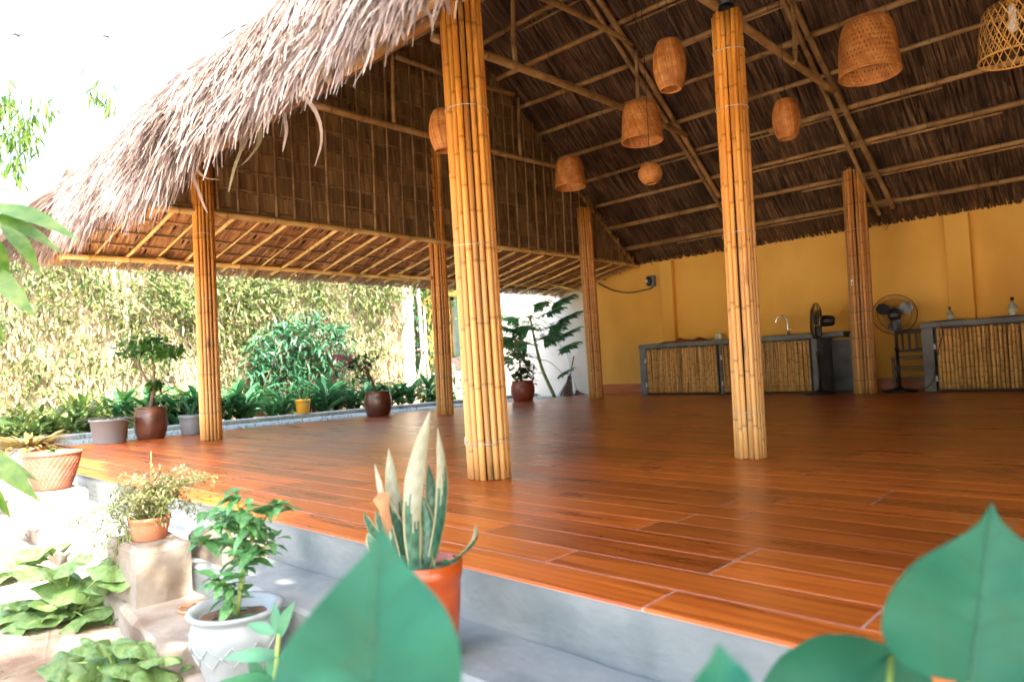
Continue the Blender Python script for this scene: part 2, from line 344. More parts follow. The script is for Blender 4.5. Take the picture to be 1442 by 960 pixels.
def O(name, me, parent=None, loc=None, rot=None, scale=None, kind=None):
    o = bpy.data.objects.new(name, me); col.objects.link(o)
    if parent is not None:
        o.parent = parent
    if loc is not None: o.location = loc
    if rot is not None: o.rotation_euler = rot
    if scale is not None: o.scale = scale if hasattr(scale, '__len__') else (scale,)*3
    if kind: o['kind'] = kind
    return o
def tag(o, label, cat, group=None, kind=None):
    o['label'] = label; o['category'] = cat
    if group: o['group'] = group
    if kind: o['kind'] = kind
    return o
def thing(name, label, cat, loc=(0, 0, 0), rz=0.0, group=None):
    o = bpy.data.objects.new(name, None); col.objects.link(o); o.empty_display_size = .1
    o.location = tuple(float(q) for q in loc); o.rotation_euler = (0, 0, rz); return tag(o, label, cat, group)
def W(name, me, parent, kind=None):      # part built in world coordinates under an unrotated thing
    o = O(name, me, parent, kind=kind); o.location = -parent.location; return o
def struct(name, me, parent=None): 
    return O(name, me, parent, kind='structure')
def single(fn, mat, smooth=True, name='m'):
    mb = MB(); fn(mb); return mb.mesh(name, mat, smooth)

# leaf templates: length 1 along +Y, normal +Z
def leaf_t(w=.35, seg=5, fold=.25, droop=.15, shape='oval'):
    t = np.linspace(0, 1, seg+1)
    if shape == 'oval': wd = np.sin(pi*t**.8)*w/2
    elif shape == 'strap': wd = w/2*np.minimum(1, t*6+.35)*np.sqrt(np.maximum(0, 1-t**4))
    elif shape == 'lance': wd = w/2*np.sin(pi*np.minimum(1, t*.92+.06))**.8*(1-t**3*.6)
    wd[-1] = w*.01; wd[0] = max(wd[0], w*.03)
    z = -droop*t**2
    V = []
    for i in range(seg+1):
        V += [(-wd[i], t[i], z[i]+fold*wd[i]), (0, t[i], z[i]), (wd[i], t[i], z[i]+fold*wd[i])]
    F = []
    for i in range(seg):
        a = i*3; F += [(a, a+1, a+4, a+3), (a+1, a+2, a+5, a+4)]
    return np.array(V), np.array(F)
def frames(d, up=None, roll=None):
    """rotation matrices with columns x,y,z, y along d"""
    d = d/np.linalg.norm(d, axis=1, keepdims=True)
    upv = np.broadcast_to(np.array([0, 0, 1.0]), d.shape) if up is None else up
    x = np.cross(d, upv); ln = np.linalg.norm(x, axis=1, keepdims=True)
    x = np.where(ln > 1e-3, x/np.maximum(ln, 1e-6), np.array([1.0, 0, 0])); z = np.cross(x, d)
    if roll is not None:
        c, s_ = np.cos(roll)[:, None], np.sin(roll)[:, None]; x, z = x*c+z*s_, z*c-x*s_
    return np.stack([x, d, z], 2)
def scatter(mb, T, pos, d, size, a, up=None, roll=None, wscale=None, mi=0):
    V, F = T; pos = np.asarray(pos, float); N = len(pos); R = frames(np.asarray(d, float), up, roll)
    size = np.broadcast_to(np.asarray(size, float), (N,))
    S = np.stack([size*(1 if wscale is None else wscale), size, size], 1)
    VV = np.einsum('nij,nkj->nki', R, V[None]*S[:, None, :])+pos[:, None, :]
    FF = (F[None]+(np.arange(N)*len(V))[:, None, None]).reshape(-1, F.shape[1])
    mb.add(VV.reshape(-1, 3), FF, np.repeat(np.broadcast_to(np.asarray(a, float), (N,)), len(V)), mi)
    return mb
def rdir(N, up=.0, spread=1.0):
    d = rng.normal(size=(N, 3))*[spread, spread, spread]; d[:, 2] = d[:, 2]*.6+up
    return d/np.linalg.norm(d, axis=1, keepdims=True)
def rv(N, lo=.7, hi=1.25): return rng.uniform(lo, hi, N)

# ------------------------------------------------------------------ ground, terrace, floor
GZ = -.36
gm = MB(); S_ = 400
gm.add([(-S_, -S_, GZ), (S_, -S_, GZ), (S_, S_, GZ), (-S_, S_, GZ)], [(0, 1, 2, 3)])
struct('ground', gm.mesh('ground', 'sandy_yard', False))
sbm = MB(); pts = np.array([(-6.2, 1.0), (-5.2, .35), (-4.2, .15), (-3.0, .05), (-1.9, -.05), (-1.0, .1), (-.3, .3), (.6, .35), (.6, 1.02), (-2.2, 1.04), (-2.9, .9), (-4.5, 1.05)])
cc = pts.mean(0); an_ = np.linspace(0, len(pts), 96, endpoint=False); ring = np.stack([np.interp(an_, np.arange(len(pts)+1), np.r_[pts[:, k], pts[0, k]]) for k in (0, 1)], 1)+rng.normal(0, .025, (96, 2))
V = [(*cc, GZ+.02)]+[(*(cc+(q-cc)*f_), GZ+z_+rng.normal(0, .003)) for f_, z_ in ((.33, .02), (.66, .018), (.9, .012), (1, .002)) for q in ring]
F = [(0, 1+k, 1+(k+1) % 96) for k in range(96)]+[(1+r_*96+k, 1+(r_+1)*96+k, 1+(r_+1)*96+(k+1) % 96, 1+r_*96+(k+1) % 96) for r_ in range(3) for k in range(96)]
sbm.add(V, F); struct('soil_patch', sbm.mesh('soil_patch', 'soil'))
def slab(name, x0, x1, y0, y1, z0, z1, mat, bev=.01):
    return struct(name, single(lambda b: b.bbox(((x0+x1)/2, (y0+y1)/2, (z0+z1)/2), (x1-x0, y1-y0, z1-z0), bev), mat, False, name))
FX0, FX1, FY0, FY1 = -7.78, 6.2, 1.30, 10.32
slab('terrace_base', FX0, FX1, FY0+.006, FY1, GZ-.1, -.0098, 'concrete_pale', .003)
# tread 1 along the whole front and a lower one on the left part, edges a little worn
def step_mesh(poly, z0, z1, mat, n=40):
    mb = MB(); pts = []
    P = np.array(poly, float); k = len(P)
    for i in range(k):
        a, b = P[i], P[(i+1) % k]; m_ = max(2, int(np.linalg.norm(b-a)/.12))
        for j in range(m_):
            q = a+(b-a)*j/m_; pts.append(q+rng.normal(0, .005, 2))
    pts = np.array(pts); N = len(pts); c = pts.mean(0)
    nrmv = pts-np.roll(pts, 1, 0); tang = np.roll(pts, -1, 0)-np.roll(pts, 1, 0); inw = np.stack([-tang[:, 1], tang[:, 0]], 1); inw /= np.linalg.norm(inw, axis=1, keepdims=True)
    bt = rng.uniform(.006, .022, (N, 1))
    rings = [np.c_[pts, np.full(N, z0)], np.c_[pts, np.full(N, z1)-bt[:, 0]], np.c_[pts+inw*bt, np.full(N, z1)]]
    V = np.concatenate(rings); F = []
    for r in range(2):
        for j in range(N): F.append((r*N+j, r*N+(j+1) % N, r*N+N+(j+1) % N, r*N+N+j))
    mb.add(V, F); mb.add(rings[2], [tuple(range(N))]); return mb.mesh('step', mat, False)
struct('steps', step_mesh([(-7.7, 1.17), (-1.9, 1.06), (2.5, 1.02), (2.5, 1.31), (-7.7, 1.31)], GZ-.05, -.15, 'concrete_pale'))
struct('lower_step', step_mesh([(-7.2, 1.18), (-5.68, 1.07), (-3.55, .885), (-2.76, .83), (-2.25, .765), (-2.15, 1.09), (-7.2, 1.21)], GZ-.05, -.25, 'step_concrete'))

# floor: grout bed with plank tiles
fl = struct('floor', single(lambda b: b.box(((FX0+FX1)/2, (FY0+FY1)/2, -.0054), (FX1-FX0-.002, FY1-FY0-.006, .0085)), 'grout', False, 'grout'))
PWD, PLN, G = .1495, .822, .0044
def plank_mesh(ln, wd, v=0.0):
    mb = MB(); mb.bbox((0, 0, -.004), (ln-G, wd-G, .008), .0012, v); return mb.mesh('plank', 'floor_plank', False)
rows = int((FY1-FY0)/PWD)+1; cand = []
offs = {0: -.886, 1: -.479, 2: -.886, 3: -.886, 4: -.479, 5: -1.25}
for r in range(rows):
    y0 = FY0+r*PWD; y1 = min(y0+PWD, FY1)
    if y1-y0 < .03: continue
    o_ = offs.get(r, random.choice([0, .41, .274, .55])+random.uniform(-.01, .01))
    k0 = math.floor((FX0-o_)/PLN)
    x = o_+k0*PLN
    while x < FX1:
        xa, xb = max(x, FX0), min(x+PLN, FX1)
        if xb-xa > .02: cand.append((xa, xb, y0, y1))
        x += PLN
def parea(c):
    xa, xb, y0, y1 = c; q = [pix(p) for p in ((xa, y0, 0), (xb, y0, 0), (xb, y1, 0), (xa, y1, 0))]
    if min(z for _, _, z in q) < .15: return 0
    cx, cy = sum(p[0] for p in q)/4, sum(p[1] for p in q)/4
    vis = any(-5 < p[0] < PW+5 and 0 < p[1] < PH+5 for p in q)
    A = abs(sum(q[i][0]*q[(i+1) % 4][1]-q[(i+1) % 4][0]*q[i][1] for i in range(4)))/2
    return A if vis else 0
cand.sort(key=lambda c: -parea(c)); cache = {}
far = MB()
for i, (xa, xb, y0, y1) in enumerate(cand):
    key = (round(xb-xa, 2), round(y1-y0, 3)); c = ((xa+xb)/2, (y0+y1)/2)
    if i < 300 and parea((xa, xb, y0, y1)) > 0:
        if key not in cache: cache[key] = plank_mesh(xb-xa, y1-y0)
        O('plank', cache[key], fl, (c[0], c[1], 0.0))
    else: far.bbox((c[0], c[1], -.004), (xb-xa-G, y1-y0-G, .008), .0012, random.random())
o = O('plank_field', far.mesh('plank_field', 'floor_plank', False), fl, kind='stuff')

# ------------------------------------------------------------------ garden beyond the terrace
slab('garden_paving', -9.35, FX0-.006, -4, 14, -.3, -.035, 'paving', .01)
slab('flower_bed', -16, -9.356, -4, 30, -.3, -.05, 'bed_soil', .02)
kb = MB()
for i in range(22): kb.bbox((-9.28, -3.6+i*.8, -.02), (.16, .79, .09), .01, rv(1, .9, 1.1)[0])
kerb = struct('kerb', kb.mesh('kerb', 'paving', False))
gs = MB(); N = 2600
p = np.stack([rng.choice([-7.86, -8.35, -9.14], N)+rng.normal(0, .045, N), rng.uniform(1.2, 11, N), np.full(N, -.037)], 1)
scatter(gs, leaf_t(.10, 3, .2, .3, 'strap'), p, rdir(N, 1.2), rv(N, .03, .08), rv(N))
tag(O('grass_tuft', gs.mesh('grass', 'grass')), 'low green grass growing in the joints of the garden paving', 'grass', kind='stuff')

# vine-covered wall along the garden
VX = -11.2; VY1 = 8.78; VH = 2.38
vw = thing('garden_wall', 'pale plastered garden wall overgrown with climbing bamboo vines', 'wall', (VX, 3, -.05))
W('wall_panel', single(lambda b: b.box((VX-.1, (VY1-6)/2, VH/2-.06), (.2, VY1+6, VH)), 'vine_plaster', False), vw)
W('end_pillar', single(lambda b: b.bbox((VX-.07, VY1-.12, VH/2), (.30, .26, VH+.06), .01), 'white_plaster', False), vw)
W('coping', single(lambda b: b.bbox((VX-.1, (VY1-6.2)/2, VH+.0), (.28, VY1+5.6, .07), .01), 'white_plaster', False), vw)
vine = thing('climbing_vine', 'dense climbing vine with dry hanging stems covering the pale garden wall', 'vine', (VX, 3, -.05))
mb = MB(); N = 42000
y = rng.uniform(-2.5, VY1-.1, N); z = rng.beta(1.6, 1.15, N)*2.55
# clumpy density
ck = np.sin(y*3.1+1.3*np.sin(z*4))*np.cos(z*3.3+y*1.7)+.6*np.sin(y*7.3+z*5.1)
keep = (rng.uniform(-1.4, 1.6, N) < ck+(z-1.2)*.8) & ~((y > 8.0) & (rng.uniform(0, 1, N) < .8) & (z < 2.0)); y, z = y[keep], z[keep]; N = len(y)
P = np.stack([VX+.03+rng.exponential(.10, N)+.10*(z > 1.6), y, z], 1)
d = np.stack([rng.normal(.45, .5, N), rng.normal(0, .8, N), rng.normal(-.3, .6, N)], 1)
scatter(mb, leaf_t(.28, 3, .2, .2, 'lance'), P, d, rv(N, .05, .125), rv(N, .5, 1.45), roll=rng.normal(0, .6, N))
W('foliage', mb.mesh('vine', 'leaf_vine'), vine, 'stuff')
mb = MB(); N = 9000
P = np.stack([VX+.02+rng.exponential(.07, N), rng.uniform(-2.5, VY1-.05, N), rng.uniform(.05, 2.6, N)], 1)
d = np.stack([rng.normal(.25, .25, N), rng.normal(0, .35, N), rng.normal(-1, .25, N)], 1)
scatter(mb, leaf_t(.14, 3, .2, .1, 'lance'), P, d, rv(N, .08, .24), rv(N, .6, 1.3), roll=rng.normal(0, 1, N))
W('dry_foliage', mb.mesh('vine_dry', 'leaf_dry'), vine, 'stuff')
mb = MB()
for i in range(230):
    y0 = rng.uniform(-2, VY1-.1); z0 = rng.uniform(.9, 2.6); ln = rng.uniform(.5, 1.6); x0 = VX+.03+rng.exponential(.05)
    q = np.linspace(0, 1, 5)
    mb.tube(np.stack([x0+.03*np.sin(q*5+y0), y0+.09*rng.normal()*q+.02*np.sin(q*7), np.maximum(z0-ln*q, -.04)], 1), rng.uniform(.003, .007), 4, rng.uniform(.6, 1.1))
W('stem', mb.mesh('vine_stem', 'leaf_dry'), vine, 'stuff')

# ------------------------------------------------------------------ roof geometry
RY, RZ, KB, KF = 6.05, 5.30, .722, .762
def zin(Y): return RZ-KB*(Y-RY) if Y > RY else RZ-KF*(RY-Y)
def eaveY(X): return np.interp(X, [-8.5, -4, -3, -2, -1, 0, 3, 8], [1.85, 1.42, 1.36, 1.26, 1.06, .86, .74, .7])
GX = -6.70                                   # gable plane
RX0, RX1 = -6.95, 6.6
roof = thing('thatched_roof', 'large weathered palm thatch roof on bamboo poles with shaggy eaves', 'roof', (0, RY, 0))
def bpart(name, p0, p1, r, mat='bamboo_pole', seed=0, bend=.02, sides=8, parent=None, node=.42):
    mb = MB(); bamboo(mb, p0, p1, r, sides, node=node, bend=bend, seed=seed); 
    return W(name, mb.mesh(name, mat), parent or roof)
def W2(name, me, gp, par, kind=None):
    o = O(name, me, par, kind=kind); o.location = -(gp.location); return o
# solid thatch cores (thick slabs) for each slope
def slab_poly(low, thick, mat, name, par=roof):
    """low = 4 corner points of underside"""
    P = np.array(low, float); n = nrm(np.cross(P[1]-P[0], P[3]-P[0])); n = n if n[2] > 0 else -n
    nx, ny = 24, 10; V = []; 
    for lay in (0.0, thick):
        for i in range(nx+1):
            for j in range(ny+1):
                s, t = i/nx, j/ny; q = (P[0]*(1-s)+P[1]*s)*(1-t)+(P[3]*(1-s)+P[2]*s)*t
                V.append(q+n*(lay+(rng.normal(0, .012) if lay else 0)))
    M = (nx+1)*(ny+1); F = []
    idx = lambda i, j, l: l*M+i*(ny+1)+j
    for l in (0, 1):
        for i in range(nx):
            for j in range(ny):
                q = (idx(i, j, l), idx(i+1, j, l), idx(i+1, j+1, l), idx(i, j+1, l)); F.append(q if l else q[::-1])
    for i in range(nx):
        F.append((idx(i, 0, 0), idx(i+1, 0, 0), idx(i+1, 0, 1), idx(i, 0, 1))); F.append((idx(i, ny, 0), idx(i, ny, 1), idx(i+1, ny, 1), idx(i+1, ny, 0)))
    for j in range(ny):
        F.append((idx(0, j, 0), idx(0, j, 1), idx(0, j+1, 1), idx(0, j+1, 0))); F.append((idx(nx, j, 0), idx(nx, j+1, 0), idx(nx, j+1, 1), idx(nx, j, 1)))
    mb = MB(); mb.add(V, F); return W(name, mb.mesh(name, mat, False), par)
T_IN = .05
BE = 10.9
eL, eR = eaveY(RX0)+.12, eaveY(RX1)+.12
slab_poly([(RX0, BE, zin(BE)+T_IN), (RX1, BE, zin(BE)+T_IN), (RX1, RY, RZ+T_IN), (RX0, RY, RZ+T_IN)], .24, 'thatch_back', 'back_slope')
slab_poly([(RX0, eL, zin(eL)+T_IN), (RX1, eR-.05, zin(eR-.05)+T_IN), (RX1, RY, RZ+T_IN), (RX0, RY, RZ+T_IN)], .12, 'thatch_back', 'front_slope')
# thatch leaves of the underside: long strips running down the slope
def under_strips(name, x0, x1, ya, yb, nrow, mat, step=.022, off=.03):
    mb = MB(); nx = int((x1-x0)/step); N = nx*nrow
    X = np.repeat(np.linspace(x0, x1, nx), nrow)+rng.normal(0, .012, N); k = np.tile(np.arange(nrow), nx)
    ln = (yb-ya)/nrow; s = rng.uniform(-.3, .3, N)
    Y0 = ya+(k+s*.5)*ln; Y1 = Y0+ln*rng.uniform(1.1, 1.5, N)*1.0
    Y0 = np.clip(Y0, min(ya, yb), max(ya, yb)); Y1 = np.clip(Y1, min(ya, yb)-.05, max(ya, yb)+.05)
    zf = np.vectorize(zin); sk = rng.normal(0, .02, N)
    jit = rng.uniform(0, 1, N)
    Pm = []
    for t in (0, .5, 1):
        Y = Y0+(Y1-Y0)*t; Pm.append(np.stack([X+sk*t, Y, zf(Y)+off-.028*jit-.03*t*rng.uniform(0, 1, N)], 1))
    P = np.stack(Pm, 1); wd = np.repeat(rng.uniform(.012, .03, N)[:, None], 3, 1)*np.array([1, 1, .6])
    wdir = np.stack([np.ones(N), np.zeros(N), rng.normal(0, .25, N)], 1); wdir /= np.linalg.norm(wdir, axis=1, keepdims=True)
    mb.ribbons(P, wdir, wd, rng.uniform(.35, 1.3, N)**1.3)
    return W(name, mb.mesh(name, mat, False), roof, 'stuff')
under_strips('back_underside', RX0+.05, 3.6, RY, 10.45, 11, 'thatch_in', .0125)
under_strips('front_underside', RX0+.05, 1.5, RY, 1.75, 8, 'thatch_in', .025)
# loose shreds hanging under the back eave by the wall
mb = MB(); N = 420
X = rng.uniform(-6.6, 2, N); Y = rng.uniform(9.6, 10.25, N); Z = np.vectorize(zin)(Y)+.0
t = np.linspace(0, 1, 4); ln = rng.exponential(.05, N)+.02; dy = rng.uniform(.2, 1.0, N); dx = rng.normal(0, .25, N)
P = np.stack([X[:, None]+dx[:, None]*ln[:, None]*t, np.minimum(Y[:, None]+dy[:, None]*ln[:, None]*t, 10.28), Z[:, None]-ln[:, None]*t*.8], 2)
wv = np.stack([np.ones(N), rng.normal(0, .4, N), rng.normal(0, .3, N)], 1)
mb.ribbons(P, wv/np.linalg.norm(wv, axis=1, keepdims=True), np.outer(rng.uniform(.008, .02, N), [1, 1, .8, .3]), rng.uniform(.5, 1.3, N))
W('loose_shred', mb.mesh('loose', 'thatch_in', False), roof, 'stuff')
# purlins
py = 9.93; i = 0
while py > RY+.1:
    z = zin(py)-.025; segs = [(-6.75, -2.1+random.uniform(-1.2, 1.2)), None, None]
    x = -6.78
    while x < 5.5:
        x2 = min(x+random.uniform(3.6, 5.2), 6.3); r = random.uniform(.026, .036)
        bpart('purlin', (x, py+random.uniform(-.02, .02), z), (x2, py+random.uniform(-.02, .02), z), r, seed=i*7+int(x*3), bend=.022)
        x = x2-random.uniform(.5, .9)
        z = z-.0
        if x2 >= 6.2: break
    if random.random() < .75:
        xs = random.uniform(-6, -2); bpart('thin_batten', (xs, py+.06, zin(py+.06)-.02), (xs+random.uniform(2.5, 4.5), py+.055, zin(py+.055)-.022), .013, seed=i+90, bend=.01)
    py -= .425; i += 1
py = 1.9
while py < RY-.1:
    bpart('purlin', (-6.85, py, zin(py)-.025), (-.5, py, zin(py)-.025), .03, seed=i, bend=.02); i += 1
    bpart('purlin', (-1.0, py, zin(py)-.03), (6.3, py, zin(py)-.03), .03, seed=i+50, bend=.02); py += .5
bpart('ridge_pole', (-6.9, RY, RZ-.06), (6.4, RY, RZ-.06), .05, seed=3)
# trusses: paired rafters, tie beam, collar, strut
def plane_hit(x, y, drop):     # pixel on the back rafter plane
    d = ray(x, y); c = RZ-drop+KB*RY; t = (c-(KB*CAM[1]+CAM[2]))/(KB*d[1]+d[2]); return CAM+d*t
tr_px = {-2.72: [((1113, 0), (1258, 292)), ((1103, 10), (1238, 302))], -4.6: [((841, 0), (1013, 277)), ((827, 0), (1022, 303))], -6.6: [((700, 128), (892, 372)), ((712, 165), (880, 372))]}
for ti, X in enumerate((-6.6, -4.6, -2.72, -.75, 1.25, 3.2, 5.2)):
    for k in (0, 1):
        if X in tr_px:
            a, b = tr_px[X][k]; p1 = plane_hit(*b, .10+.02*k); p0 = plane_hit(*a, .10+.02*k)
            e = p0+(p0-p1)*((p0[1]-RY)/(p1[1]-p0[1])); p0 = e
            if p1[1] > 10.2: p1 = p0+(p1-p0)*((10.2-p0[1])/(p1[1]-p0[1]))
        else:
            xx = X+.13*k; p0 = np.array([xx, RY, RZ-.1]); p1 = np.array([xx, 10.1, zin(10.1)-.1])
        bpart('rafter', p0, p1, .037-.006*k, seed=ti*5+k, bend=.03)
        xx = X+.13*k-.05; bpart('rafter', (xx, RY, RZ-.1), (xx, 1.75, zin(1.75)-.1), .036, seed=ti*5+k+40, bend=.02)
    def yb(z): return RY+(RZ-.15-z)/KB
    def yf(z): return RY-(RZ-.15-z)/KF
    for nm, z, r in (('tie_beam', 3.50, .042), ('collar_beam', 4.36, .034)):
        bpart(nm, (X+.06, yf(z)+.05, z-.03), (X+.06, yb(z)-.02, z+.03), r, seed=ti+60, bend=.05)
    for yy in (RY-1.05, RY+1.15):
        bpart('strut', (X+.06, yy, 3.52), (X+.04, yy+.04, 4.38), .026, seed=ti+70)
# hip skirt below the gable
SK0 = np.array([GX, 2.23]); SK1 = np.array([-8.38, 1.90])     # x,z of the upper and lower edge (underside)
skp = lambda t, y: np.array([SK0[0]+(SK1[0]-SK0[0])*t, y, SK0[1]+(SK1[1]-SK0[1])*t])
skirt_ys = (1.75, 10.6)
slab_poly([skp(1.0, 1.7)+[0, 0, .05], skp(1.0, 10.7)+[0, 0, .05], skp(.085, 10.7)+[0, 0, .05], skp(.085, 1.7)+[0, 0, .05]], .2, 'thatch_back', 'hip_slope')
# leaf courses under the skirt: each course is a row of short strips tied on a batten
nc = 5
for c in range(nc):
    mb = MB(); N = 560; t0 = (c)/nc; t1 = (c+1.35)/nc
    Y = np.linspace(1.8, 10.5, N)+rng.normal(0, .006, N)
    Pm = []
    for t in (0, .5, 1):
        tt = t0+(t1-t0)*t; q = np.stack([SK0[0]+(SK1[0]-SK0[0])*tt+0*Y, Y+.02*t*rng.normal(size=N)+.03*t, SK0[1]+(SK1[1]-SK0[1])*tt+.03-.045*t-.012*rng.uniform(0, 1, N)*t], 1); Pm.append(q)
    wdir = np.stack([np.zeros(N), np.ones(N), rng.normal(0, .25, N)], 1)
    mb.ribbons(np.stack(Pm, 1), wdir/np.linalg.norm(wdir, axis=1, keepdims=True), np.outer(rng.uniform(.016, .03, N), [1, 1, .8]), rng.uniform(.65, 1.2, N))
    W('leaf_course', mb.mesh('course', 'skirt_leaf', False), roof, 'stuff')
    tt = t0+.02; q = skp(tt, 0); bpart('skirt_batten', (q[0], 1.8, q[2]-.028), (q[0], 10.5, q[2]-.028), .010, 'bamboo_dark', seed=c, bend=.01, sides=6)
for k in range(30):
    yy = 1.95+k*.29+random.uniform(-.03, .03); big = k % 2 == 0
    bpart('skirt_rafter', skp(.0, yy)+[0, 0, -.045], skp(.93, yy+random.uniform(-.05, .05))+[0, 0, -.045], .021 if big else .013, 'bamboo_stick', seed=k, bend=.01, sides=6)
for tt, r, dz, m_ in ((.0, .034, -.07, 'bamboo_stick'), (.02, .030, -.005, 'bamboo_dark'), (.80, .030, -.085, 'bamboo_stick'), (.84, .026, -.05, 'bamboo_dark')):
    q = skp(tt, 0)
    bpart('skirt_pole', (q[0]+.03, 1.9, q[2]+dz), (q[0]+.03, 6.4, q[2]+dz+.02), r, m_, seed=int(r*999), bend=.03)
    bpart('skirt_pole', (q[0]+.01, 6.0, q[2]+dz+.04), (q[0]+.01, 10.3, q[2]+dz+.05), r, m_, seed=int(r*999)+5, bend=.05)
a = onX(222, 363, -8.0); bpart('skirt_brace', a, (-6.68, 2.70, 1.66), .022, 'bamboo_stick', seed=8, sides=6)
a = onX(548, 386, -8.0); bpart('skirt_brace', a, (-6.72, 5.62, 1.72), .026, 'bamboo_stick', seed=9, sides=6)
a = onX(768, 398, -8.1); bpart('skirt_brace', a, (-7.05, 9.3, 1.72), .026, 'bamboo_stick', seed=10, sides=6)

# shaggy eave thatch (weathered outside leaves)
def eave_thatch(N, path, inn, seed, zbase, slope, lay=.31, run=.75, hang=(.10, .36), hf=None):
    """path(s)->edge point; inn(s)->unit horizontal direction up the slope"""
    g = np.random.default_rng(seed); s = g.uniform(0, 1, N)
    E = path(s); I = inn(s); u = g.beta(1.1, .9, N)
    back = g.uniform(-.02, run, N)*(.35+.65*u)
    st_ = E+I*back[:, None]; st_[:, 2] += back*slope+u*lay+.03
    lat = np.cross(I, [0, 0, 1.0]); clump = np.sin(s*97)+np.sin(s*61+2)
    jl = g.normal(0, .38, N)+.12*clump
    ln = g.uniform(*hang, N)*(1+.25*np.sin(s*41))*(hf(E) if hf else 1)+back*1.05
    d0 = -I+lat*jl[:, None]; d0[:, 2] += -slope+np.clip(g.normal(-.02, .12, N), -.4, .12)
    d0 /= np.linalg.norm(d0, axis=1, keepdims=True)
    curl = g.uniform(.3, 1.5, N)
    S = 6; P = [st_]; d = d0.copy()
    lat2 = g.normal(0, .30, (N, 1))*lat
    for k in range(1, S):
        P.append(P[-1]+d*(ln/(S-1))[:, None])
        over = ((P[-1]-E)*(-I)).sum(1) > -.08
        d[:, 2] -= np.where(over, .34*curl, .03); d += lat2*.5
        d /= np.linalg.norm(d, axis=1, keepdims=True)
    P = np.stack(P, 1)
    wd = np.outer(g.uniform(.004, .012, N)*(1+.8*(g.uniform(0, 1, N) < .07)), [.8, 1, 1, .95, .75, .3])
    wdir = lat+g.normal(0, .45, (N, 3)); wdir /= np.linalg.norm(wdir, axis=1, keepdims=True)
    return P, wdir, wd, np.clip(g.normal(.95, .30, N), .25, 1.6)
mb = MB()
xl, xr = -8.3, 3.0
def fpath(s): 
    X = xl+(xr-xl)*s**.8; Y = eaveY(X)+.03*np.sin(X*2.3); 
    Yr = np.array([zin(q) for q in Y]); hip = np.clip((-6.7-X)/1.6, 0, 1)
    return np.stack([X, Y, Yr*(1-hip)+np.maximum(Yr, 1.92)*hip-.03], 1)
mb.ribbons(*eave_thatch(62000, fpath, lambda s: np.tile(np.array([0.085, 1.0, 0])/1.0036, (len(s), 1)), 3, 0, KF, hf=lambda E: np.interp(E[:, 0], [-8, -6.5, -3.0, -2.5, -2.0, 0], [1.3, 1.25, 1.4, 1.2, .75, .8])))
mb.ribbons(*eave_thatch(900, fpath, lambda s: np.tile(np.array([0.085, 1.0, 0])/1.0036, (len(s), 1)), 31, 0, KF, hang=(.3, .55), hf=lambda E: np.interp(E[:, 0], [-3.0, -2.6], [1.0, .25])))
W('eave_thatch', mb.mesh('eave', 'thatch_out', False), roof, 'stuff')
mb = MB()
mb.ribbons(*eave_thatch(14000, lambda s: np.stack([np.full(len(s), -8.42), 1.55+9.0*s, np.full(len(s), 1.90)], 1), lambda s: np.tile(np.array([1.0, 0, 0]), (len(s), 1)), 5, 0, .2, lay=.2, run=1.2, hang=(.05, .14)))
W('hip_thatch', mb.mesh('hip', 'thatch_out', False), roof, 'stuff')
# thatch over the front-left corner and hip line
mb = MB(); N = 16000; g = rng
X = g.uniform(-8.4, -6.3, N); hipf = (X+8.4)/2.1
Ya = 1.50+g.uniform(0, 1, N)*(.5+1.1*hipf); zz = np.vectorize(zin)(Ya)
Z = np.maximum(np.minimum(zz, 2.0+hipf*.9), 1.92)+.24+g.normal(0, .02, N)
t = np.linspace(0, 1, 4); ln = g.uniform(.2, .5, N)
dx = g.normal(-.25, .25, N); P = np.stack([X[:, None]+dx[:, None]*ln[:, None]*t, Ya[:, None]-ln[:, None]*t*.9, Z[:, None]-ln[:, None]*(t*.55+.25*t*t)], 2)
wdir = np.stack([np.ones(N), g.normal(0, .4, N), g.normal(0, .4, N)], 1)
mb.ribbons(P, wdir/np.linalg.norm(wdir, axis=1, keepdims=True), np.outer(g.uniform(.005, .014, N), [.8, 1, 1, .3]), np.clip(g.normal(.98, .22, N), .4, 1.5))
W('corner_thatch', mb.mesh('corner', 'thatch_out', False), roof, 'stuff')
mb = MB()
def vpath(s):
    Y = 1.75+4.4*s; return np.stack([np.full(len(s), -6.98), Y, np.array([zin(q) for q in Y])+.02], 1)
mb.ribbons(*eave_thatch(11000, vpath, lambda s: np.tile(np.array([1.0, 0, 0]), (len(s), 1)), 9, 0, .05, lay=.24, run=.5, hang=(.05, .2)))
W('verge_thatch', mb.mesh('verge', 'thatch_out', False), roof, 'stuff')
# a few long curled leaves hanging off the eave
def strand(pp, d, wpx, seedv=1.0, mat='thatch_out'):
    P = np.array([atd(x, y, d+k*.03) for k, (x, y) in enumerate(pp)]); n = len(P)
    tt = np.linspace(0, 1, 14); idx = np.linspace(0, 1, n)
    Q = np.stack([np.interp(tt, idx, P[:, j]) for j in range(3)], 1)
    for _ in range(2): Q[1:-1] = (Q[:-2]+2*Q[1:-1]+Q[2:])/4
    wdt = wpx/FPX*d*np.interp(tt, [0, .5, .85, 1], [1, .9, .6, .15])
    mb = MB(); mb.ribbons(Q[None], np.array([cr*.8+cu*.35-fw*.3]), wdt[None], np.array([seedv]))
    mb.ribbons((Q+fw*.004)[None], np.array([cr*.8+cu*.35-fw*.3]), wdt[None]*.9, np.array([seedv*.8]))
    return W('hanging_leaf', mb.mesh('strand', mat, True), roof)
strand([(390, 70), (396, 108), (420, 130), (445, 150), (455, 185), (452, 210), (443, 234)], 2.55, 8)
strand([(408, 50), (418, 80), (428, 105), (430, 128)], 2.5, 7)
strand([(500, 20), (488, 60), (470, 95), (458, 100)], 2.2, 8, .9)
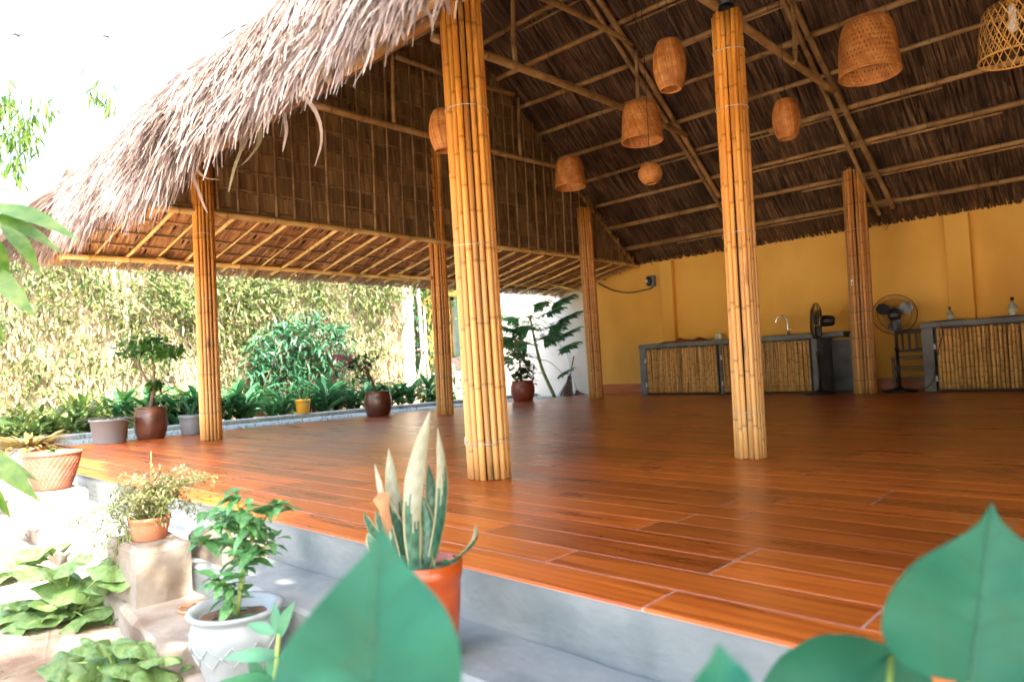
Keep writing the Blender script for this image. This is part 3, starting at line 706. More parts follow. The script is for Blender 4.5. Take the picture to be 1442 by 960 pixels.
strand([(535, 0), (527, 30), (518, 55)], 2.1, 9, 1.0)
strand([(585, 0), (600, 12), (610, 30), (608, 52)], 2.0, 6, .8)
strand([(625, -12), (632, 8), (633, 22)], 2.0, 10, 1.1)
strand([(275, 205), (268, 240), (277, 262), (285, 285), (292, 300)], 3.6, 7)
strand([(282, 215), (276, 240), (290, 252), (310, 253)], 3.6, 5)
strand([(350, 175), (340, 210), (330, 235), (322, 270)], 3.2, 11, .9, 'leaf_dry')
strand([(362, 165), (368, 200), (345, 230), (325, 240)], 3.2, 12, .8, 'leaf_dry')
strand([(400, 160), (404, 185), (398, 214)], 2.9, 8, .9)

# ------------------------------------------------------------------ gable wall of leaf panels
gw = thing('gable_wall', 'dark brown gable wall of leaf panels in a bamboo lattice', 'wall', (GX, RY, 2.25))
def gable_top(Y): return zin(Y)+.02
V = [(GX-.05, 1.95, 2.2), (GX-.05, 10.15, 2.2), (GX-.05, 10.15, zin(10.15)), (GX-.05, RY, RZ), (GX-.05, 1.95, zin(1.95))]
mbk = MB(); mbk.add(V, [(0, 1, 2, 3, 4)]); V2 = [(x-.03, y, z) for x, y, z in V]; mbk.add(V2, [(4, 3, 2, 1, 0)])
W('backing', mbk.mesh('backing', 'thatch_back', False), gw)
CW = .205
def panel_mesh(seed):
    g = np.random.default_rng(seed); mb = MB(); n = 8
    for i in range(n):
        y0 = -CW/2+CW*i/n; y1 = y0+CW/n*1.15; dx = g.uniform(-.004, .007); bot = -CW/2-.02+g.uniform(-.012, .008)
        mb.add([(dx-.012, y0, CW/2+.01), (dx-.012, y1, CW/2+.01), (dx+.012, y1+g.normal(0, .004), bot), (dx+.012, y0+g.normal(0, .004), bot),
                (dx-.020, y0, CW/2+.01), (dx-.020, y1, CW/2+.01), (dx+.004, y1, bot), (dx+.004, y0, bot)], [(0, 3, 2, 1), (4, 5, 6, 7), (3, 7, 6, 2)], g.uniform(.7, 1.25))
    return mb.mesh('panel', 'panel_leaf', False)
pm = [panel_mesh(k) for k in range(6)]
cols_ = np.arange(2.2, 10.1, CW); npan = 0
for cyy in cols_:
    zc = 2.25+CW/2
    while zc+CW*.1 < gable_top(cyy):
        if npan < 300: o = O('panel', random.choice(pm), gw); o.location = (0, cyy-RY, zc-2.25); o.rotation_euler = (random.uniform(-.02, .02), random.uniform(-.02, .02), 0); npan += 1
        zc += CW
j = 0
for cyy in cols_:
    y = cyy+CW/2; zt = gable_top(y)-.05
    if zt > 2.35:
        bpart('upright_batten', (GX+.042, y, 2.22), (GX+.042, y+random.uniform(-.02, .02), zt), .014 if j % 3 else .019, 'bamboo_dark', seed=j, bend=.008, sides=6, parent=gw, node=.3)
    j += 1
zb = 2.25+CW
while zb < RZ-.1:
    ya, yb_ = RY-(RZ-zb)/KF+.03, RY+(RZ-zb)/KB-.03
    bpart('cross_batten', (GX+.024, max(ya, 2.0), zb), (GX+.024, min(yb_, 10.1), zb+.01), .008, 'bamboo_dark', seed=int(zb*50), bend=.006, sides=6, parent=gw, node=.3); zb += CW

# ------------------------------------------------------------------ bamboo columns
def pole_mesh(L_, r, seed):
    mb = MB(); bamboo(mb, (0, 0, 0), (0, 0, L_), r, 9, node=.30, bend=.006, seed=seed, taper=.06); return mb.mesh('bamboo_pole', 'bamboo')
def column(label, base, top, R_, rp, n, seed, rings, post=0.0, zlow=0.0):
    base = np.array(base, float); top = np.array(top, float); t = thing('bamboo_column', label, 'column', base, group=None)
    ax = top-base; Lh = np.linalg.norm(ax); ax = ax/Lh
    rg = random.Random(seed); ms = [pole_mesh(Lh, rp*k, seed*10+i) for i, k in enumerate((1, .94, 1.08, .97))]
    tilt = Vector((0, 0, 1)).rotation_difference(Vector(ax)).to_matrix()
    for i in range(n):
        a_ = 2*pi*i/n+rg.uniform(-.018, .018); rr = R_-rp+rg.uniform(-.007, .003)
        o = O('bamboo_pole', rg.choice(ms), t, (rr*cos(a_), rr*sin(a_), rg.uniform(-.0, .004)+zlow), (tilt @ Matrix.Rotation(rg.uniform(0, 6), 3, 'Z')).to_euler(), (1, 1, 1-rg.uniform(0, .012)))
    mb = MB(); mb.tube([ax*.01, ax*(Lh-.03)], R_*.62, 12); W_ = mb.mesh('core_post', 'dark_metal'); O('core_post', W_, t)
    if post: 
        mb = MB(); mb.tube([ax*(Lh-.02), ax*(Lh+post)], R_*.36, 12); mb.tube([ax*(Lh-.02), ax*(Lh+.04)], R_*.52, 12); O('steel_post', mb.mesh('steel_post', 'dark_metal'), t)
    for z in rings:
        mb = MB(); an = np.linspace(0, 2*pi, 37); tl = rg.uniform(-.02, .02)
        mb.tube(np.stack([(R_+.002)*np.cos(an), (R_+.002)*np.sin(an), tl*np.cos(an+1)], 1)+ax*z, .0022, 5, cap=False); O('tie_wire', mb.mesh('tie_wire', 'wire'), t)
    return t
GRP = 'bamboo clad columns'
def cbase(x, y): q = onz(x, y, 0); return np.array([q[0], q[1], 0.0])
c = cbase(690, 672); cm = column('thick glossy bamboo column standing near the floor edge behind the snake plant', c, c+[-.045, -.02, 2.62], .109, .0163, 17, 1, (.18, 1.18, 1.86), .2)
q = onY(659, 617, c[1]-.1); mb = MB(); mb.bbox((0, 0, 0), (.014, .006, .04), .002); mb.bbox((.003, -.004, .016), (.006, .006, .008), .001)
O('metal_clip', mb.mesh('clip', 'tag_white'), cm, (-.092, -.066, .185), (0, 0, rad(45)))
c = cbase(298, 619); column('bamboo column beside the brown jar of the small twisted tree', c, c+[0, -.02, 2.72], .098, .0148, 17, 2, (.45, 1.35, 1.95))
c = cbase(627, 583); column('bamboo column under the tie beam of the leaf panel gable wall', c, c+[-.02, 0, 3.42], .108, .0163, 17, 3, (.5, 1.5, 2.6), 1.1)
c = cbase(1058, 644); column('pale based bamboo column standing alone before the sink counter', c, c+[0, .03, 2.44], .085, .0130, 17, 4, (.26, 1.2, 1.9, 2.22), .9)
c = edge_pt(840, -6.60); column('bamboo column beside the brooms leaning on the wall', c, c+[.02, -.1, 3.0], .118, .0178, 17, 5, (.4, 1.3, 1.75))
c = cbase(1219, 554); cR = column('bamboo column between the two black fans', c, c+[.02, .02, 3.12], .135, .0203, 17, 6, (.9, 2.1, 2.85))
mb = MB(); mb.bbox((0, 0, 0), (.03, .008, .075), .003); mb.bbox((.004, -.006, -.01), (.012, .006, .03), .002, a=.1); O('switch_plate', mb.mesh('switch', 'tag_white'), cR, (-.03, -.135, 1.42))

# ------------------------------------------------------------------ walls
WY = 10.30
yw = thing('yellow_wall', 'long ochre yellow plastered wall behind the counters', 'wall', (-1, WY, 0))
W('wall_face', single(lambda b: b.box(((-7.7+FX1+.4)/2, WY+.09, 1.15), (FX1+.4+7.7, .18, 2.7)), 'yellow_plaster', False), yw)
for xa, xb in ((-6.22, -6.0), (-2.05, -1.78), (2.2, 2.45)):
    W('pilaster', single(lambda b: b.bbox(((xa+xb)/2, WY-.045, 1.1), (xb-xa, .11, 2.22), .006), 'yellow_plaster', False), yw)
for xa, xb in ((-7.65, -6.42), (-3.02, -2.32)):
    W('baseboard', single(lambda b: b.bbox(((xa+xb)/2, WY-.012, .085), (xb-xa, .02, .16), .004), 'baseboard', False), yw)
ew = thing('end_wall', 'ochre plastered wall closing the far end of the hall', 'wall', (FX1+.3, 6, 0))
W('wall_face', single(lambda b: b.box((FX1+.31, 5.9, 2.4), (.18, 8.6, 5.5)), 'yellow_plaster', False), ew)
ww = thing('white_wall', 'sunlit white plastered garden wall behind the papaya plant', 'wall', (-9, WY, -.05))
W('wall_face', single(lambda b: b.box(((-10.15-7.71)/2, WY+.09, 1.2), (10.15-7.71, .176, 2.5)), 'white_plaster', False), ww)

# cable and wall box
dv = onY(917, 396, WY-.06); wb = thing('wall_box', 'small dark round-faced box fixed high on the yellow wall', 'wall box', (dv[0], WY-.001, dv[2]))
mb = MB(); mb.bbox((.02, -.05, 0), (.10, .10, .20), .015); O('housing', mb.mesh('housing', 'grey_plastic', False), wb)
mb = MB(); mb.lathe([(.001, .05), (.05, .05), (.075, .035), (.08, .0), (.001, 0)], 20); O('round_face', mb.mesh('round_face', 'black_plastic'), wb, (-.01, -.10, 0), (rad(90), 0, rad(-25)), (.8, 1.15, 1))
mb = MB(); mb.lathe([(.001, .06), (.02, .06), (.025, .05)], 12); mb.tube([(-.03, .02, .06), (.03, .02, .06)], .006, 6); O('dial', mb.mesh('dial', 'tag_white'), wb, (-.01, -.104, 0), (rad(90), 0, rad(-25)))
pts = [onY(x, y, WY-.03) for x, y in ((843, 399), (862, 409), (885, 413), (905, 409), (919, 406), (921, 400))]
pts = np.array(pts); tt = np.linspace(0, 1, 24); pts = np.stack([np.interp(tt, np.linspace(0, 1, 6), pts[:, j]) for j in range(3)], 1)
for _ in range(3): pts[1:-1] = (pts[:-2]+2*pts[1:-1]+pts[2:])/4
mb = MB(); mb.tube(pts, .014, 6); tag(O('cable', mb.mesh('cable', 'cable')), 'brown cable sagging along the yellow wall to the round-faced box', 'cable')

# ------------------------------------------------------------------ counters
def stick_mesh(h, r, seed): 
    mb = MB(); bamboo(mb, (0, 0, 0), (0, 0, h), r, 6, node=.16, bend=.003, seed=seed, taper=.08); return mb.mesh('bamboo_stick', 'bamboo_stick')
def counter(name, label, x0, x1, yf, h, legs, doors, r):
    t = thing(name, label, 'counter', ((x0+x1)/2, yf, 0)); yb_ = WY-.005
    W('worktop', single(lambda b: b.bbox(((x0+x1)/2, (yf+yb_)/2, h-.035), (x1-x0, yb_-yf, .07), .008), 'counter_concrete', False), t)
    for a, b_ in legs: W('leg', single(lambda b: b.bbox(((a+b_)/2, (yf+yb_)/2+.01, (h-.07)/2), (b_-a, yb_-yf-.02, h-.072), .006), 'counter_concrete', False), t)
    W('back_panel', single(lambda b: b.box(((x0+x1)/2, yb_-.06, (h-.1)/2), (x1-x0-.1, .04, h-.11)), 'counter_concrete', False), t)
    for a, b_ in doors:
        d = W('door', single(lambda b: (b.box(((a+b_)/2, yf+.03, .02), (b_-a, .03, .02)), b.box(((a+b_)/2, yf+.03, h-.084), (b_-a, .03, .018)), b.box((a+.007, yf+.032, h/2-.03), (.014, .03, h-.12)), b.box((b_-.007, yf+.032, h/2-.03), (.014, .03, h-.12))), 'dark_metal', False), t)
        n = int((b_-a-.028)/(2*r*1.0)); ms = [stick_mesh(h-.108, r*k, i) for i, k in enumerate((1, .9, 1.05, .96, 1.0))]
        for i in range(n):
            O('bamboo_stick', random.choice(ms), d, (a+.014+(b_-a-.028)*(i+.5)/n, yf+.012+random.uniform(-.004, .004), .03), (random.uniform(-.006, .006), random.uniform(-.012, .012), random.uniform(0, 6)), (1, 1, random.uniform(.97, 1.0)))
        for zz in (.16, .55):
            O('hinge', single(lambda b: b.bbox((a-.008, yf+.006, zz), (.022, .012, .07), .003), 'white_plastic', False), d)
    return t
counter('sink_counter', 'grey concrete counter with bamboo doors and a curved chrome tap', -6.40, -3.18, 9.70, .82, ((-6.40, -6.28), (-3.62, -3.52), (-4.99, -4.95)), ((-6.27, -5.0), (-4.94, -3.63)), .0155)
counter('bar_counter', 'grey concrete counter with bamboo front carrying two bottles', -2.30, 2.6, 9.80, .86, ((-2.30, -2.17), (2.4, 2.6)), ((-2.15, .2), (.22, 2.36)), .021)
side = thing('concrete_partition', 'low dark concrete partition at the end of the sink counter', 'partition', (-3.05, 10.05, 0))
W('slab', single(lambda b: b.bbox((-3.10, 10.08, .40), (.13, .42, .80), .008), 'counter_concrete', False), side)
# tap
tp = onY(1110, 468, 10.0); tap = thing('tap', 'curved chrome tap standing on the sink counter', 'tap', (tp[0], 10.0, .82))
an = np.linspace(0, pi*1.05, 14); rr = .085
mb = MB(); mb.tube(np.concatenate([[(0, 0, 0), (0, 0, .1), (0, 0, .2)], np.stack([-rr+rr*np.cos(an), 0*an, .2+rr*np.sin(an)], 1)]), .012, 8); O('spout', mb.mesh('spout', 'chrome'), tap)
mb = MB(); mb.lathe([(.03, 0), (.03, .02), (.018, .03), (.018, .07), (0.001, .075)], 14); mb.tube([(.01, -.01, .05), (.07, -.02, .09)], .009, 7); O('handle', mb.mesh('handle', 'chrome'), tap)
tp = onY(1010, 474, 10.1); sk_ = thing('socket', 'white square socket box standing on the sink counter', 'socket', (tp[0], 10.15, .82))
O('box', single(lambda b: b.bbox((0, 0, .055), (.10, .06, .11), .008), 'white_plastic', False), sk_); O('outlet', single(lambda b: b.bbox((-.01, -.033, .055), (.045, .008, .045), .003, a=.75), 'white_plastic', False), sk_)
# crumpled brown cloth on the sink counter
def lumps(n, ext, hgt, seed, mat):
    g = np.random.default_rng(seed); mb = MB(); nx, ny = 26, 8; V = []
    for i in range(nx+1):
        for j in range(ny+1):
            s, t = i/nx, j/ny; h_ = hgt*(sin(pi*s)**.5*sin(pi*t)**.6)*(.45+.35*sin(s*17+t*3)+.3*sin(s*31-t*7)+g.uniform(0, .25))
            V.append(((s-.5)*ext[0], (t-.5)*ext[1]+.02*sin(s*23), max(h_, .001)))
    F = [(i*(ny+1)+j, (i+1)*(ny+1)+j, (i+1)*(ny+1)+j+1, i*(ny+1)+j+1) for i in range(nx) for j in range(ny)]
    mb.add(V, F); return mb.mesh('cloth', mat)
mk('rust_cloth', [(.20, .04, .015), (.30, .075, .02), (.10, .025, .012)], 12, rough=.9)
q = onY(968, 480, 9.95); tag(O('cloth', lumps(0, (.95, .22), .065, 3, 'rust_cloth'), None, (q[0], 9.93, .821)), 'crumpled rust brown cloth lying along the sink counter', 'cloth')
# bottles on pads
mk('bottle_glass', [(.30, .42, .40), (.40, .52, .48)], 5, rough=.12, spec=.8)
mk('bottle_label', [(.55, .50, .28), (.65, .60, .36)], 12, rough=.6)
for (px, lab, s_) in ((1338, 'small teal tinted bottle with black cap on the bar counter', .85), (1427, 'taller clear bottle with pale label on the bar counter', 1.12)):
    q = onY(px, 445, 10.0); t = thing('bottle', lab, 'bottle', (q[0], 10.0, .872), group=None)
    mb = MB(); mb.lathe([(.001, 0), (.04, 0), (.042, .01), (.042, .09), (.03, .12), (.014, .14), (.013, .165)], 16); O('glass', mb.mesh('glass', 'bottle_glass'), t, scale=s_)
    mb = MB(); mb.lathe([(.0435, .025), (.0435, .075)], 16); O('paper_label', mb.mesh('paper_label', 'bottle_label'), t, scale=s_)
    mb = MB(); mb.lathe([(.016, .16), (.016, .195), (.001, .197)], 12); O('cap', mb.mesh('cap', 'black_plastic'), t, scale=s_)
    mb = MB(); mb.lathe([(.001, -.011), (.19, -.011), (.20, -.006), (.19, -.001), (.001, -.001)], 28); 
    tag(O('mat', mb.mesh('mat', 'black_plastic'), None, (q[0]-.03, 9.98, .872), scale=(1, .6, 1)), 'flat black round mat under the '+('small teal' if s_ < 1 else 'taller clear')+' bottle', 'mat')
# black lead hanging over the bar counter
pts = [onY(x, y, 9.775) for x, y in ((1325, 458), (1328, 470), (1322, 490), (1318, 515), (1315, 535), (1305, 546), (1290, 548))]
pts = np.array(pts); tt = np.linspace(0, 1, 24); pts = np.stack([np.interp(tt, np.linspace(0, 1, 7), pts[:, j]) for j in range(3)], 1); pts[:, 2] = np.maximum(pts[:, 2], .008)
mb = MB(); mb.tube(pts, .006, 6); tag(O('power_lead', mb.mesh('lead', 'cord')), 'thin black power lead hanging down the bar counter front', 'cable')
# brown jute pile? small chair behind the fan
ch = thing('wooden_chair', 'dark wooden chair with slatted back behind the standing fan', 'chair', (-2.47, 10.02, 0), rad(6))
def cpart(n, c, s, a=1.0): return O(n, single(lambda b: b.bbox(c, s, .005, a), 'wood_dark', False), ch)
for sx in (-.19, .19):
    cpart('leg', (sx, -.17, .21), (.035, .035, .42)); cpart('back_post', (sx, .17, .40), (.035, .035, .80))
    cpart('side_rail', (sx, 0, .14), (.025, .32, .025))
cpart('seat', (0, 0, .43), (.43, .40, .03)); cpart('stretcher', (0, -.17, .18), (.36, .025, .025)); cpart('stretcher', (0, -.17, .3), (.36, .025, .04))
cpart('top_rail', (0, .17, .77), (.36, .025, .06)); cpart('lower_rail', (0, .17, .52), (.36, .025, .04))
for k in range(4): cpart('slat', (-.12+k*.08, .17, .64), (.03, .015, .22))

# ------------------------------------------------------------------ fans
def fan(label, loc, hz, R_, yaw, tilt):
    t = thing('pedestal_fan', label, 'fan', loc, yaw)
    mb = MB(); mb.lathe([(.001, 0), (.20, 0), (.205, .012), (.19, .025), (.06, .045), (.03, .07), (.001, .07)], 32); O('base', mb.mesh('base', 'black_plastic'), t)
    mb = MB(); mb.tube([(0, 0, .04), (0, 0, hz*.55)], .019, 12); mb.tube([(0, 0, hz*.53), (0, 0, hz*.58)], .027, 12); mb.tube([(0, 0, hz*.55), (0, 0, hz-.12)], .013, 12); O('pole', mb.mesh('pole', 'black_plastic'), t)
    mb = MB(); mb.bbox((0, .02, hz-.14), (.09, .09, .16), .02); O('control_box', mb.mesh('control_box', 'black_plastic', False), t)
    hd = O('motor', None, t) if False else None
    mb = MB(); mb.lathe([(.001, .17), (.05, .165), (.07, .14), (.078, .06), (.07, .0), (.001, -.005)], 24)
    rot = (rad(90)+tilt, 0, 0)          # local z -> -y (facing), motor behind
    mo = O('motor', mb.mesh('motor', 'black_plastic'), t, (0, .19, hz), (rad(-90)+tilt, 0, 0))
    mo.location = (0, .06, hz)
    mb = MB()
    for zc, sgn in ((0, 1),):
        an = np.linspace(0, 2*pi, 49)
        for rr_, zz in ((R_, 0), (R_*.99, .012), (R_*.75, .05), (R_*.75, -.05), (R_*.3, .062), (R_*.3, -.062)):
            mb.tube(np.stack([rr_*np.cos(an), rr_*np.sin(an), 0*an+zz], 1), .004 if rr_ > R_*.9 else .0022, 5, cap=False)
        for k in range(64):
            a_ = 2*pi*k/64
            for s2 in (1, -1):
                P = np.array([(r_*cos(a_+.25*(1-r_/R_)), r_*sin(a_+.25*(1-r_/R_)), s2*zz) for r_, zz in ((R_*.28, .062), (R_*.75, .05), (R_*.95, .025), (R_, 0))])
                mb.tube(P, .0013, 3, cap=False)
    cg = O('cage', mb.mesh('cage', 'black_plastic'), t, (0, 0, hz), (rad(90)+tilt, 0, 0))
    mb = MB(); mb.lathe([(.001, .07), (R_*.26, .066), (R_*.28, .058), (.001, .056)], 24); O('badge', mb.mesh('badge', 'black_plastic'), t, (0, 0, hz), (rad(90)+tilt, 0, 0))
    for k in range(3):
        a0 = 2*pi*k/3+.5; mb = MB(); V = []; nr, na = 6, 6
        for i in range(nr+1):
            for j in range(na+1):
                r_ = R_*(.12+.76*i/nr); w_ = .25+.70*sin(pi*min(1, .15+.8*i/nr))
                th = a0+w_*(j/na-.5)*1.15; V.append((r_*cos(th), r_*sin(th), .028*(j/na-.5)))
        F = [(i*(na+1)+j, i*(na+1)+j+1, (i+1)*(na+1)+j+1, (i+1)*(na+1)+j) for i in range(nr) for j in range(na)]
        mb.add(V, F); mb.add(np.array(V)+[0, 0, .003], F); O('blade', mb.mesh('blade', 'smoke_blade'), t, (0, 0, hz), (rad(90)+tilt, 0, 0))
    mb = MB(); mb.lathe([(.001, .03), (.035, .028), (.045, .01), (.045, -.03), (.001, -.03)], 16); O('hub', mb.mesh('hub', 'black_plastic'), t, (0, 0, hz), (rad(90)+tilt, 0, 0))
    return t
q = onz(1271, 551, 0); fan('black pedestal fan facing the room beside the bar counter', (q[0], q[1]-.12, 0), .99, .255, rad(14), rad(-6))
q = onY(1157, 545, 9.55); fan('black pedestal fan turned sideways at the end of the sink counter', (q[0], 9.5, 0), .97, .245, rad(-62), rad(-3))

# ------------------------------------------------------------------ pendant lamps
def weave(prof, n, wd, mat, twist=1.1, rings=0, th=.002):
    z = np.linspace(0, 1, 15); pr = np.array(prof); rr = np.interp(z, np.linspace(0, 1, len(pr)), pr[:, 0]); zz = np.interp(z, np.linspace(0, 1, len(pr)), pr[:, 1])
    for _ in range(2): rr[1:-1] = (rr[:-2]+2*rr[1:-1]+rr[2:])/4
    mb = MB()
    for sgn in (1, -1):
        th0 = np.arange(n)*2*pi/n+(.5*pi/n if sgn < 0 else 0); TH = th0[:, None]+sgn*twist*z[None]
        R_ = rr+(.0015*sgn)
        P = np.stack([R_*np.cos(TH), R_*np.sin(TH), np.broadcast_to(zz, TH.shape)], 2)
        tn = np.stack([-np.sin(TH), np.cos(TH), 0*TH], 2)
        mb.ribbons(P, tn, np.broadcast_to(wd*np.clip(rr/rr.max(), .35, 1), TH.shape), rng.uniform(.75, 1.2, n))
    for k in range(rings):
        s = (k+.5)/rings; r_ = np.interp(s, z, rr)+.001; h_ = np.interp(s, z, zz); an = np.linspace(0, 2*pi, 33)
        mb.tube(np.stack([r_*np.cos(an), r_*np.sin(an), 0*an+h_], 1), .0026, 4, rng.uniform(.8, 1.15), cap=False)
    return mb.mesh('shade', mat), rr, zz
BELL = [(.03, .40), (.095, .396), (.145, .372), (.172, .325), (.184, .25), (.192, .16), (.197, .07), (.20, 0)]
BARR = [(.05, .44), (.085, .43), (.112, .36), (.126, .27), (.128, .2), (.118, .12), (.098, .04), (.078, 0)]
BALL = [(.03, .2), (.075, .19), (.105, .14), (.112, .1), (.105, .06), (.075, .015), (.05, 0)]
for (x, y, wpx, hpx, typ, lab) in (
    (625, 184, 42, 46, BARR, 'woven barrel pendant lamp half hidden by the thick bamboo column'),
    (802, 243, 43, 46, BELL, 'small woven bell pendant lamp hanging before the gable wall rafters'),
    (903, 171, 57, 62, BELL, 'woven bell pendant lamp hanging just above the little round lamp'),
    (943, 92, 46, 75, BARR, 'tall woven barrel pendant lamp hanging from the ridge beside the steep rafters'),
    (916, 245, 34, 29, BALL, 'little round woven ball pendant lamp'),
    (1107, 168, 37, 59, BARR, 'slim woven barrel pendant lamp between the lone column and the fans'),
    (1222, 66, 79, 88, BELL, 'large orange woven bell pendant lamp over the fans'),
    (1427, 42, 88, 86, BELL, 'pale openly woven bell pendant lamp')):
    full = 2*max(p[0] for p in typ); d = FPX*full/wpx; q = atd(x, y, d); hh = max(p[1] for p in typ); sc_ = 1.0
    zs = (hpx*.93/FPX*d)/hh; zs = max(.8, min(1.2, zs))
    t = thing('pendant_lamp', lab, 'lamp', q-[0, 0, hh*zs/2], rng.uniform(0, 6), group=None)
    pale = 'pale' in lab; mat = 'rattan_pale' if pale else 'rattan'
    n, wd, rings = (26, .008, 0) if pale else ((46, .0185, 12) if typ is BELL else (38, .016, 26))
    me, rr_, zz_ = weave(typ, n, wd, mat, 1.2 if typ is BELL else .5, rings); O('shade', me, t, scale=(1, 1, zs))
    an = np.linspace(0, 2*pi, 41); mb = MB(); mb.tube(np.stack([typ[-1][0]*np.cos(an), typ[-1][0]*np.sin(an), 0*an+.004], 1), .0065, 6, cap=False); O('rim', mb.mesh('rim', mat), t)
    top = hh*zs; mb = MB(); mb.lathe([(.001, top-.005), (typ[0][0]*1.02, top-.008), (typ[0][0]*.9, top+.004), (.001, top+.008)], 16); O('crown', mb.mesh('crown', mat), t)
    zr = zin(q[1])-(t.location.z); mb = MB(); mb.tube([(0, 0, top), (.004, 0, (top+zr)/2), (0, 0, zr-.02)], .0035, 5); O('cord', mb.mesh('cord', 'cord'), t)
    if typ is BALL: continue
    mb = MB(); mb.lathe([(.001, top-.02), (.02, top-.02), (.022, top-.10), (.001, top-.10)], 10); mb.lathe([(.001, top-.2), (.02, top-.19), (.032, top-.15), (.02, top-.1)], 12); O('bulb_holder', mb.mesh('bulb', 'white_plastic'), t)

# ------------------------------------------------------------------ pots and potted plants
def pot_prof(kind, R_, H):
    if kind == 'tub': p = [(.001, 0), (.80, 0), (.82, .02), (.97, .90), (1.03, .91), (1.04, 1.0), (.97, 1.0), (.95, .9), (.001, .88)]
    elif kind == 'jar': p = [(.001, 0), (.74, 0), (.78, .02), (.92, .22), (1.0, .5), (.98, .75), (.88, .93), (.90, .96), (.93, 1.0), (.82, 1.0), (.80, .92), (.001, .88)]
    elif kind == 'flare': p = [(.001, 0), (.58, 0), (.62, .04), (.78, .35), (.93, .72), (.99, .93), (1.03, .95), (1.03, 1.0), (.95, 1.0), (.93, .9), (.001, .86)]
    elif kind == 'urn': p = [(.001, 0), (.62, 0), (.66, .03), (.62, .08), (.78, .3), (.97, .58), (1.0, .72), (.93, .86), (.90, .89), (1.0, .93), (1.06, .97), (1.03, 1.0), (.93, .99), (.86, .93), (.84, .85), (.001, .80)]
    elif kind == 'cyl': p = [(.001, 0), (.74, 0), (.78, .03), (.93, .6), (.96, .82), (1.0, .84), (1.02, 1.0), (.93, 1.0), (.90, .88), (.001, .86)]
    return [(r*R_, z*H) for r, z in p]
def pot(t, kind, R_, H, mat, wob=None, segs=36, dense=False):
    pr = pot_prof(kind, R_, H); mb = MB(); pl_ = pr
    if dense:
        pl_ = []
        for a_, b_ in zip(pr[:-1], pr[1:]):
            k_ = max(1, int(abs(b_[1]-a_[1])/.006)); pl_ += [(a_[0]+(b_[0]-a_[0])*i/k_, a_[1]+(b_[1]-a_[1])*i/k_) for i in range(k_)]
        pl_.append(pr[-1])
    mb.lathe(pl_, segs, wob=wob); o = O('pot', mb.mesh('pot', mat), t)
    zr, rr = pr[-1][1], pr[-2][0]; g = rng; mb = MB(); V = [(0, 0, zr+.012)]; n = 20
    for k in range(n): V.append((rr*.985*cos(2*pi*k/n), rr*.985*sin(2*pi*k/n), zr+.004+g.uniform(0, .012)))
    mb.add(V, [(0, 1+k, 1+(k+1) % n) for k in range(n)]); O('soil', mb.mesh('soil', 'pot_soil'), t); return zr
def stem(mb, pts, r0, r1, sides=7, n=12):
    P = np.array(pts, float); k = len(P); tt = np.linspace(0, 1, n); Q = np.stack([np.interp(tt, np.linspace(0, 1, k), P[:, j]) for j in range(3)], 1)
    Q[1:-1] = (Q[:-2]+2*Q[1:-1]+Q[2:])/4; mb.tube(Q, np.linspace(r0, r1, n), sides); return Q
view = lambda a, b, c: cr*a+nrm(fw*[1, 1, 0])*b+np.array([0, 0, 1.0])*c     # right, away, up offsets in metres

# bonsai in brown jar
q = edge_pt(213, -7.60); D = pix(q)[2]; s = D/FPX
t = thing('potted_tree', 'brown glazed jar with a small twisted flat-topped tree', 'potted plant', q)
zr = pot(t, 'jar', 22*s, 45*s, 'brown_glaze')
mb = MB(); g0 = np.array([0, 0, zr]); px = lambda x, y, z=0: view((x-213)*s, z, (614-y)*s)
trunk = stem(mb, [px(213, 572), px(217, 552), px(222, 540), px(216, 525)], .022, .016); stem(mb, [px(217, 545), px(205, 525), px(197, 510), px(200, 495), px(203, 485)], .016, .008)
stem(mb, [px(220, 535), px(218, 520), px(222, 512), px(216, 505), px(220, 495)], .012, .007); stem(mb, [px(203, 520, .05), px(214, 526, .05), px(220, 524)], .007, .006); stem(mb, [px(200, 505), px(186, 497), px(182, 492)], .007, .004); stem(mb, [px(220, 505), px(236, 498), px(246, 492)], .007, .004)
O('trunk', mb.mesh('trunk', 'bark'), t)
mb = MB(); N = 620; c = rng.integers(0, 7, N); cen = np.array([px(197, 488), px(211, 478), px(228, 484), px(243, 492), px(184, 494), px(222, 494, .08), px(221, 538)]); ext = np.array([12, 14, 13, 12, 10, 12, 8])*s
P = cen[c]+rng.normal(size=(N, 3))*ext[c][:, None]*[.55, .9, .42]
scatter(mb, leaf_t(.5, 3, .2, .2), P, rdir(N, -.1), rv(N, .045, .09), rv(N, .6, 1.35), roll=rng.normal(0, .5, N)); O('foliage', mb.mesh('foliage', 'leaf_bonsai'), t)

q = edge_pt(155, -7.60); D = pix(q)[2]; s = D/FPX
t = thing('potted_plant', 'wide pale grey tub with low pale strap leaves at the floor corner', 'potted plant', q); zr = pot(t, 'tub', 25*s, 34*s, 'grey_plastic')
mb = MB(); N = 26; an = rng.uniform(0, 2*pi, N); d = np.stack([np.cos(an), np.sin(an), rng.uniform(.3, 1.0, N)], 1)
scatter(mb, leaf_t(.16, 5, .3, .5, 'strap'), np.tile([0, 0, zr], (N, 1))+np.stack([np.cos(an), np.sin(an), 0*an], 1)*.06, d, rv(N, .10, .22), rv(N)); O('foliage', mb.mesh('foliage', 'leaf_fern'), t)

